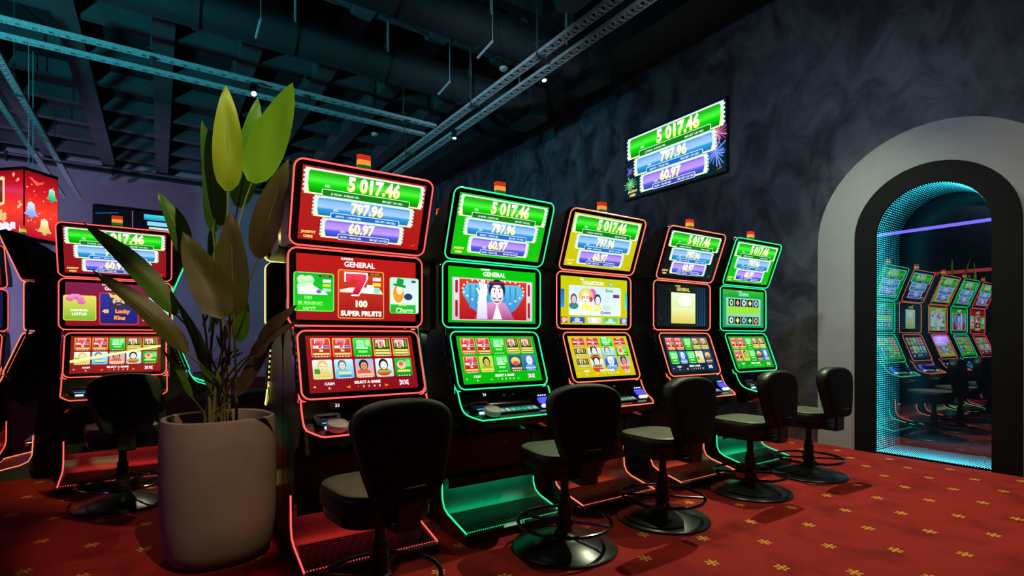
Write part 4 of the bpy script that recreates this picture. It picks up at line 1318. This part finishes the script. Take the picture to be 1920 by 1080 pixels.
for q, p in enumerate((a1 + Vector((.0, .35, 0)), a2 + Vector((-.35, .3, 0)))):
    MB().tube([(p.x, p.y, ZT), (p.x, p.y, ZC)], .008, 6).build('hanger', STEEL, sign)

# ------------------------------------------------------------------ ceiling services
DARKSTEEL = noisy('dark_hanger_steel', (.05, .05, .055), (.08, .08, .085), 20, rough=.5)
def tray(p0, p1, label, hang=(), wd=.075):
    p0, p1 = Vector(p0), Vector(p1)
    d = p1 - p0; L = d.length; d.normalize()
    t = empty('cable_tray', p0, math.atan2(d.y, d.x)); tag(t, label, 'cable tray', 'cable trays under the ceiling')
    for s in (-1, 1):
        MB().box(0, L, s * wd / 2 - .006, s * wd / 2 + .006, -.022, .022).build('rail', STEEL, t)
    mb = MB(); k = 0; st = .07
    while k * st < L - st:
        x = k * st + .02; s = 1 if k % 2 else -1
        mb.tube([(x, -s * wd / 2, -.018), (x + st, s * wd / 2, -.018)], .005, 4)
        mb.box(x, x + .026, -wd / 2, wd / 2, -.021, -.016)
        k += 1
    rg = mb.build('rungs', STEEL, t); rg['kind'] = 'stuff'
    for h in hang:
        x = h * L
        MB().box(x - .008, x + .008, wd / 2 + .006, wd / 2 + .022, -.06, ZC - p0.z).box(x - .05, x + .05, wd / 2 + .004, wd / 2 + .024, .10, .115).box(x - .02, x + .02, -wd / 2 - .02, wd / 2 + .022, -.045, -.025).build('hanger', DARKSTEEL, t)
    return t
ZT_ = 4.6
tray((-1.55, 7.68, ZT_), (3.69, 7.68, ZT_), 'nearer cyan-lit cable tray of the pair crossing above the plant', (.28, .62, .9))
tray((-1.55, 8.10, ZT_), (3.69, 8.10, ZT_), 'farther cyan-lit cable tray of the pair crossing above the plant')
tray((3.80, 2.6, ZT_ + .0), (3.80, 10.6, ZT_), 'left cable tray of the pair running away towards the plaster wall corner', (.1, .3, .5, .8), .11)
tray((4.08, 2.6, ZT_), (4.08, 10.6, ZT_), 'right cable tray of the pair running away towards the plaster wall corner', (), .11)
tray((-1.62, 8.2, ZT_), (-1.62, 16.6, ZT_), 'right cable tray of the pair at the far left of the ceiling', (.2, .6))
tray((-1.92, 8.2, ZT_), (-1.92, 16.6, ZT_), 'left cable tray of the pair at the far left of the ceiling')
rl = empty('wall_rail', (0, 17.0, 5.5)); tag(rl, 'black rail with a grey pipe along the top of the far wall', 'rail')
MB().box(-6.2, 6.0, -.08, .08, -.07, .05).build('rail_box', BLACK, rl)
MB().tube([(-6.2, -.12, .04), (6.0, -.12, .04)], .028, 8).build('pipe', mat('grey_pipe', (.12, .12, .13), .5), rl)
for x in (-5.0, -3.0, -1.0, 1.0, 3.0, 5.0):
    MB().box(x - .02, x + .02, -.16, .0, -.12, .10).build('clamp', DUCT, rl)

def duct(y, z, r, x0, x1, label, fl):
    d = empty('air_duct', (x0, y, z)); tag(d, label, 'duct', 'ceiling air ducts')
    n = 20
    prof = MB()
    prof.tube([(0, 0, 0), (x1 - x0, 0, 0)], r, n)
    prof.build('duct_pipe', DUCT, d)
    for x in fl:
        MB().tube([(x - x0 - .03, 0, 0), (x - x0 + .03, 0, 0)], r + .025, n).build('flange', DUCT, d)
        MB().box(x - x0 - .012, x - x0 + .012, -r - .02, -r, 0, ZC - z).build('hanger', STEEL, d)
duct(7.15, 5.08, .24, -6.0, 4.96, 'round air duct crossing the ceiling above the plant', (-1.2, .35, 1.4, 2.6, 3.9, 4.8))
duct(5.75, 5.15, .24, -6.0, 5.01, 'round air duct nearest the viewer, above the middle of the row', (1.0, 2.2, 3.4, 4.6))
MB_ = empty('duct_outlet', (5.2, 5.75, 5.15)); tag(MB_, 'box outlet at the duct end by the plaster wall', 'duct')
MB().cbox(0, 0, 0, .36, .62, .56, .02).build('box', DUCT, MB_)
MB().box(-.15, .15, -.28, .28, -.29, -.28).build('grille_plate', DUCT, MB_)
MB_ = empty('duct_outlet', (5.15, 7.15, 5.06)); tag(MB_, 'box outlet at the end of the farther duct', 'duct')
MB().cbox(0, 0, 0, .36, .62, .56, .02).build('box', DUCT, MB_)
MB().box(-.15, .15, -.28, .28, -.29, -.28).build('grille_plate', DUCT, MB_)
for x, y, lb in ((3.25, 5.35, 'thin grey bar hung from a wire by the nearer duct'), (3.28, 6.5, 'thin grey bar hung from a wire between the two ducts'), (.92, 6.4, 'thin grey bar hung from a wire above the plant')):
    b = empty('hanging_bar', (x, y, 4.68)); tag(b, lb, 'bar', 'thin bars hung under the ceiling')
    MB().tube([(0, .22, -.04), (0, -.12, .0)], .017, 8).build('bar', mat('grey_tube', (.35, .37, .38), .4), b)
    MB().tube([(0, -.12, 0), (0, -.12, ZC - 4.68)], .004, 5).build('wire', STEEL, b)
for (x, y, z), lb in (((4.04, 6.2, 5.0), 'small round smoke detector beside the lit spotlight'), ((3.25, 9.3, 4.9), 'small round smoke detector near the far end of the tray pair')):
    s = empty('smoke_detector', (x, y, z)); tag(s, lb, 'smoke detector')
    MB().lathe([(.035, -.035), (.055, -.02), (.06, 0), (.06, .012)], 20).build('head', WHITEP, s)
    MB().tube([(0, 0, .012), (0, 0, ZC - z)], .008, 6).build('stem', BLACK, s)

# ------------------------------------------------------------------ lamps
LAMPFACE = mat('lamp_lens', (.8, .8, .7), .3, emit=(1.0, .95, .65), es=14)
def spot(loc, aim, label, watt, col, angle=60, blend=.4, size=.03, lens=LAMPFACE, cat='spotlight', name='spotlight', z_top=ZC):
    loc, aim = Vector(loc), Vector(aim)
    s = empty(name, loc); tag(s, label, cat, 'ceiling spotlights')
    d = (aim - loc).normalized()
    q = d.to_track_quat('-Z', 'Y').to_matrix().to_4x4()
    MB().lathe([(.020, .15), (.034, .13), (.036, .02), (.038, .0), (.031, .0), (.031, .014)], 20).build('housing', BLACK, s, q)
    link('lens', shared(('lens', lens.name), lambda: MB().lathe([(.030, .010), (.0301, .012)], 20).mesh('lens', lens)), s, q)
    MB().tube([(0, 0, .12), (0, 0, z_top - loc.z)], .010, 6).box(-.045, .045, -.02, .02, .10, .14).build('stem', BLACK, s)
    ld = bpy.data.lights.new('lamp_light', 'SPOT')
    ld.energy = watt; ld.color = col; ld.spot_size = R(angle); ld.spot_blend = blend; ld.shadow_soft_size = size
    lo = link('lamp_light', ld, s, T(*(d * .03)) @ q)
    return s
WARM = (1.0, .93, .62)
spot((4.38, 5.70, 4.72), (4.0, 4.0, 0), 'lit spotlight between the duct end and the tray pair', 60, WARM, 80, z_top=4.91)
spot((3.94, 7.50, 4.40), (3.6, 6.5, 0), 'lit spotlight below the right end of the crossing trays', 60, WARM, 80)
spot((1.03, 7.60, 4.40), (.5, 4.2, 1.6), 'lit spotlight straight above the plant leaves', 160, WARM, 70, z_top=4.55)
spot((5.45, 3.05, 5.1), (3.9, 1.8, 0), 'spotlight near the plaster wall above the last chair', 1000, (.88, 1.0, .64), 80, .7, z_top=5.29)
spot((1.3, 0.1, 5.3), (.42, 3.25, 2.35), 'spotlight over the viewer aimed at the plant', 1250, (.95, 1.0, .36), 15, .8)
spot((.75, -.4, 5.2), (.22, 3.25, .85), 'added lower spotlight over the viewer aimed at the plant pot', 640, (1.0, .68, .40), 14.5, .5)  # extra warm lamp, put in to light the pot
spot((2.6, 2.9, 5.35), (2.6, 2.1, 0), 'added spotlight over the middle chairs of the row', 280, (.9, 1.0, .6), 62, .6)  # unseen lamp added to brighten seats and carpet
spot((4.7, .7, 5.4), (4.6, 1.0, 0), 'added spotlight over the open carpet beyond the right edge', 240, (1.0, .85, .62), 80, .8)  # second carpet light, added out of view
spot((1.8, 2.3, 3.75), (6.2, 3.3, 2.9), 'added cool spotlight washing the plaster wall near the arch', 230, (.60, .80, 1.0), 78, 1.0, size=.08)  # added cool fill for the wall and arch, out of view
spot((1.2, 3.0, 3.9), (6.2, 9.0, 3.2), 'added cool spotlight washing the far half of the plaster wall', 460, (.50, .78, 1.0), 62, 1.0, size=.08)  # another unseen fill lamp, added for the far wall stretch
CY = (.05, .75, .9)
def wash(loc, aim, label, watt, col, angle=120, size=.12):  # added fixtures out of view, supplying coloured fill light
    loc, aim = Vector(loc), Vector(aim)
    s = empty('added_wash', loc); tag(s, label, 'wash light', 'added coloured fill lights')
    d = (aim - loc).normalized(); q = d.to_track_quat('-Z', 'Y').to_matrix().to_4x4()
    MB().lathe([(.06, .16), (.10, .12), (.11, 0), (.10, 0), (.10, .02)], 24).build('housing', BLACK, s, q)
    MB().lathe([(.098, .016), (.0981, .018)], 24).build('lens', mat('wash_lens_%d' % (col[0] * 100), (.2, .2, .2), emit=col, es=4), s, q)
    MB().tube([(0, 0, -.05), (0, 0, -loc.z)], .015, 8).lathe([(.2, -loc.z), (.2, -loc.z + .02), (.02, -loc.z + .03)], 24).build('stand', BLACK, s)
    ld = bpy.data.lights.new('lamp_light', 'SPOT'); ld.energy = watt; ld.color = col; ld.spot_size = R(angle); ld.spot_blend = .8; ld.shadow_soft_size = size
    link('lamp_light', ld, s, T(*(d * .04)) @ q)
wash((-3.6, 5.2, 2.3), (1.0, 9.5, 5.4), 'added cyan fill light on the left throwing colour at the ceiling', 900, CY, 95)
wash((2.6, -2.6, 3.7), (2.6, 2.6, 5.7), 'added cyan fill light behind the viewer throwing colour at the ceiling', 240, CY, 80)
wash((-5.2, 13.2, 1.6), (.3, 17.5, 3.4), 'added violet fill light on the left colouring the far wall', 760, (.55, .46, 1.0))
wash((-2.6, 1.6, 2.2), (.3, 3.3, .6), 'added violet fill light left of the viewer', 14, (.45, .15, 1.0), 70)
wash((-3.2, 3.2, 2.6), (-.2, 3.9, 0), 'added red fill light left of the viewer', 14, (1.0, .15, .12), 80)
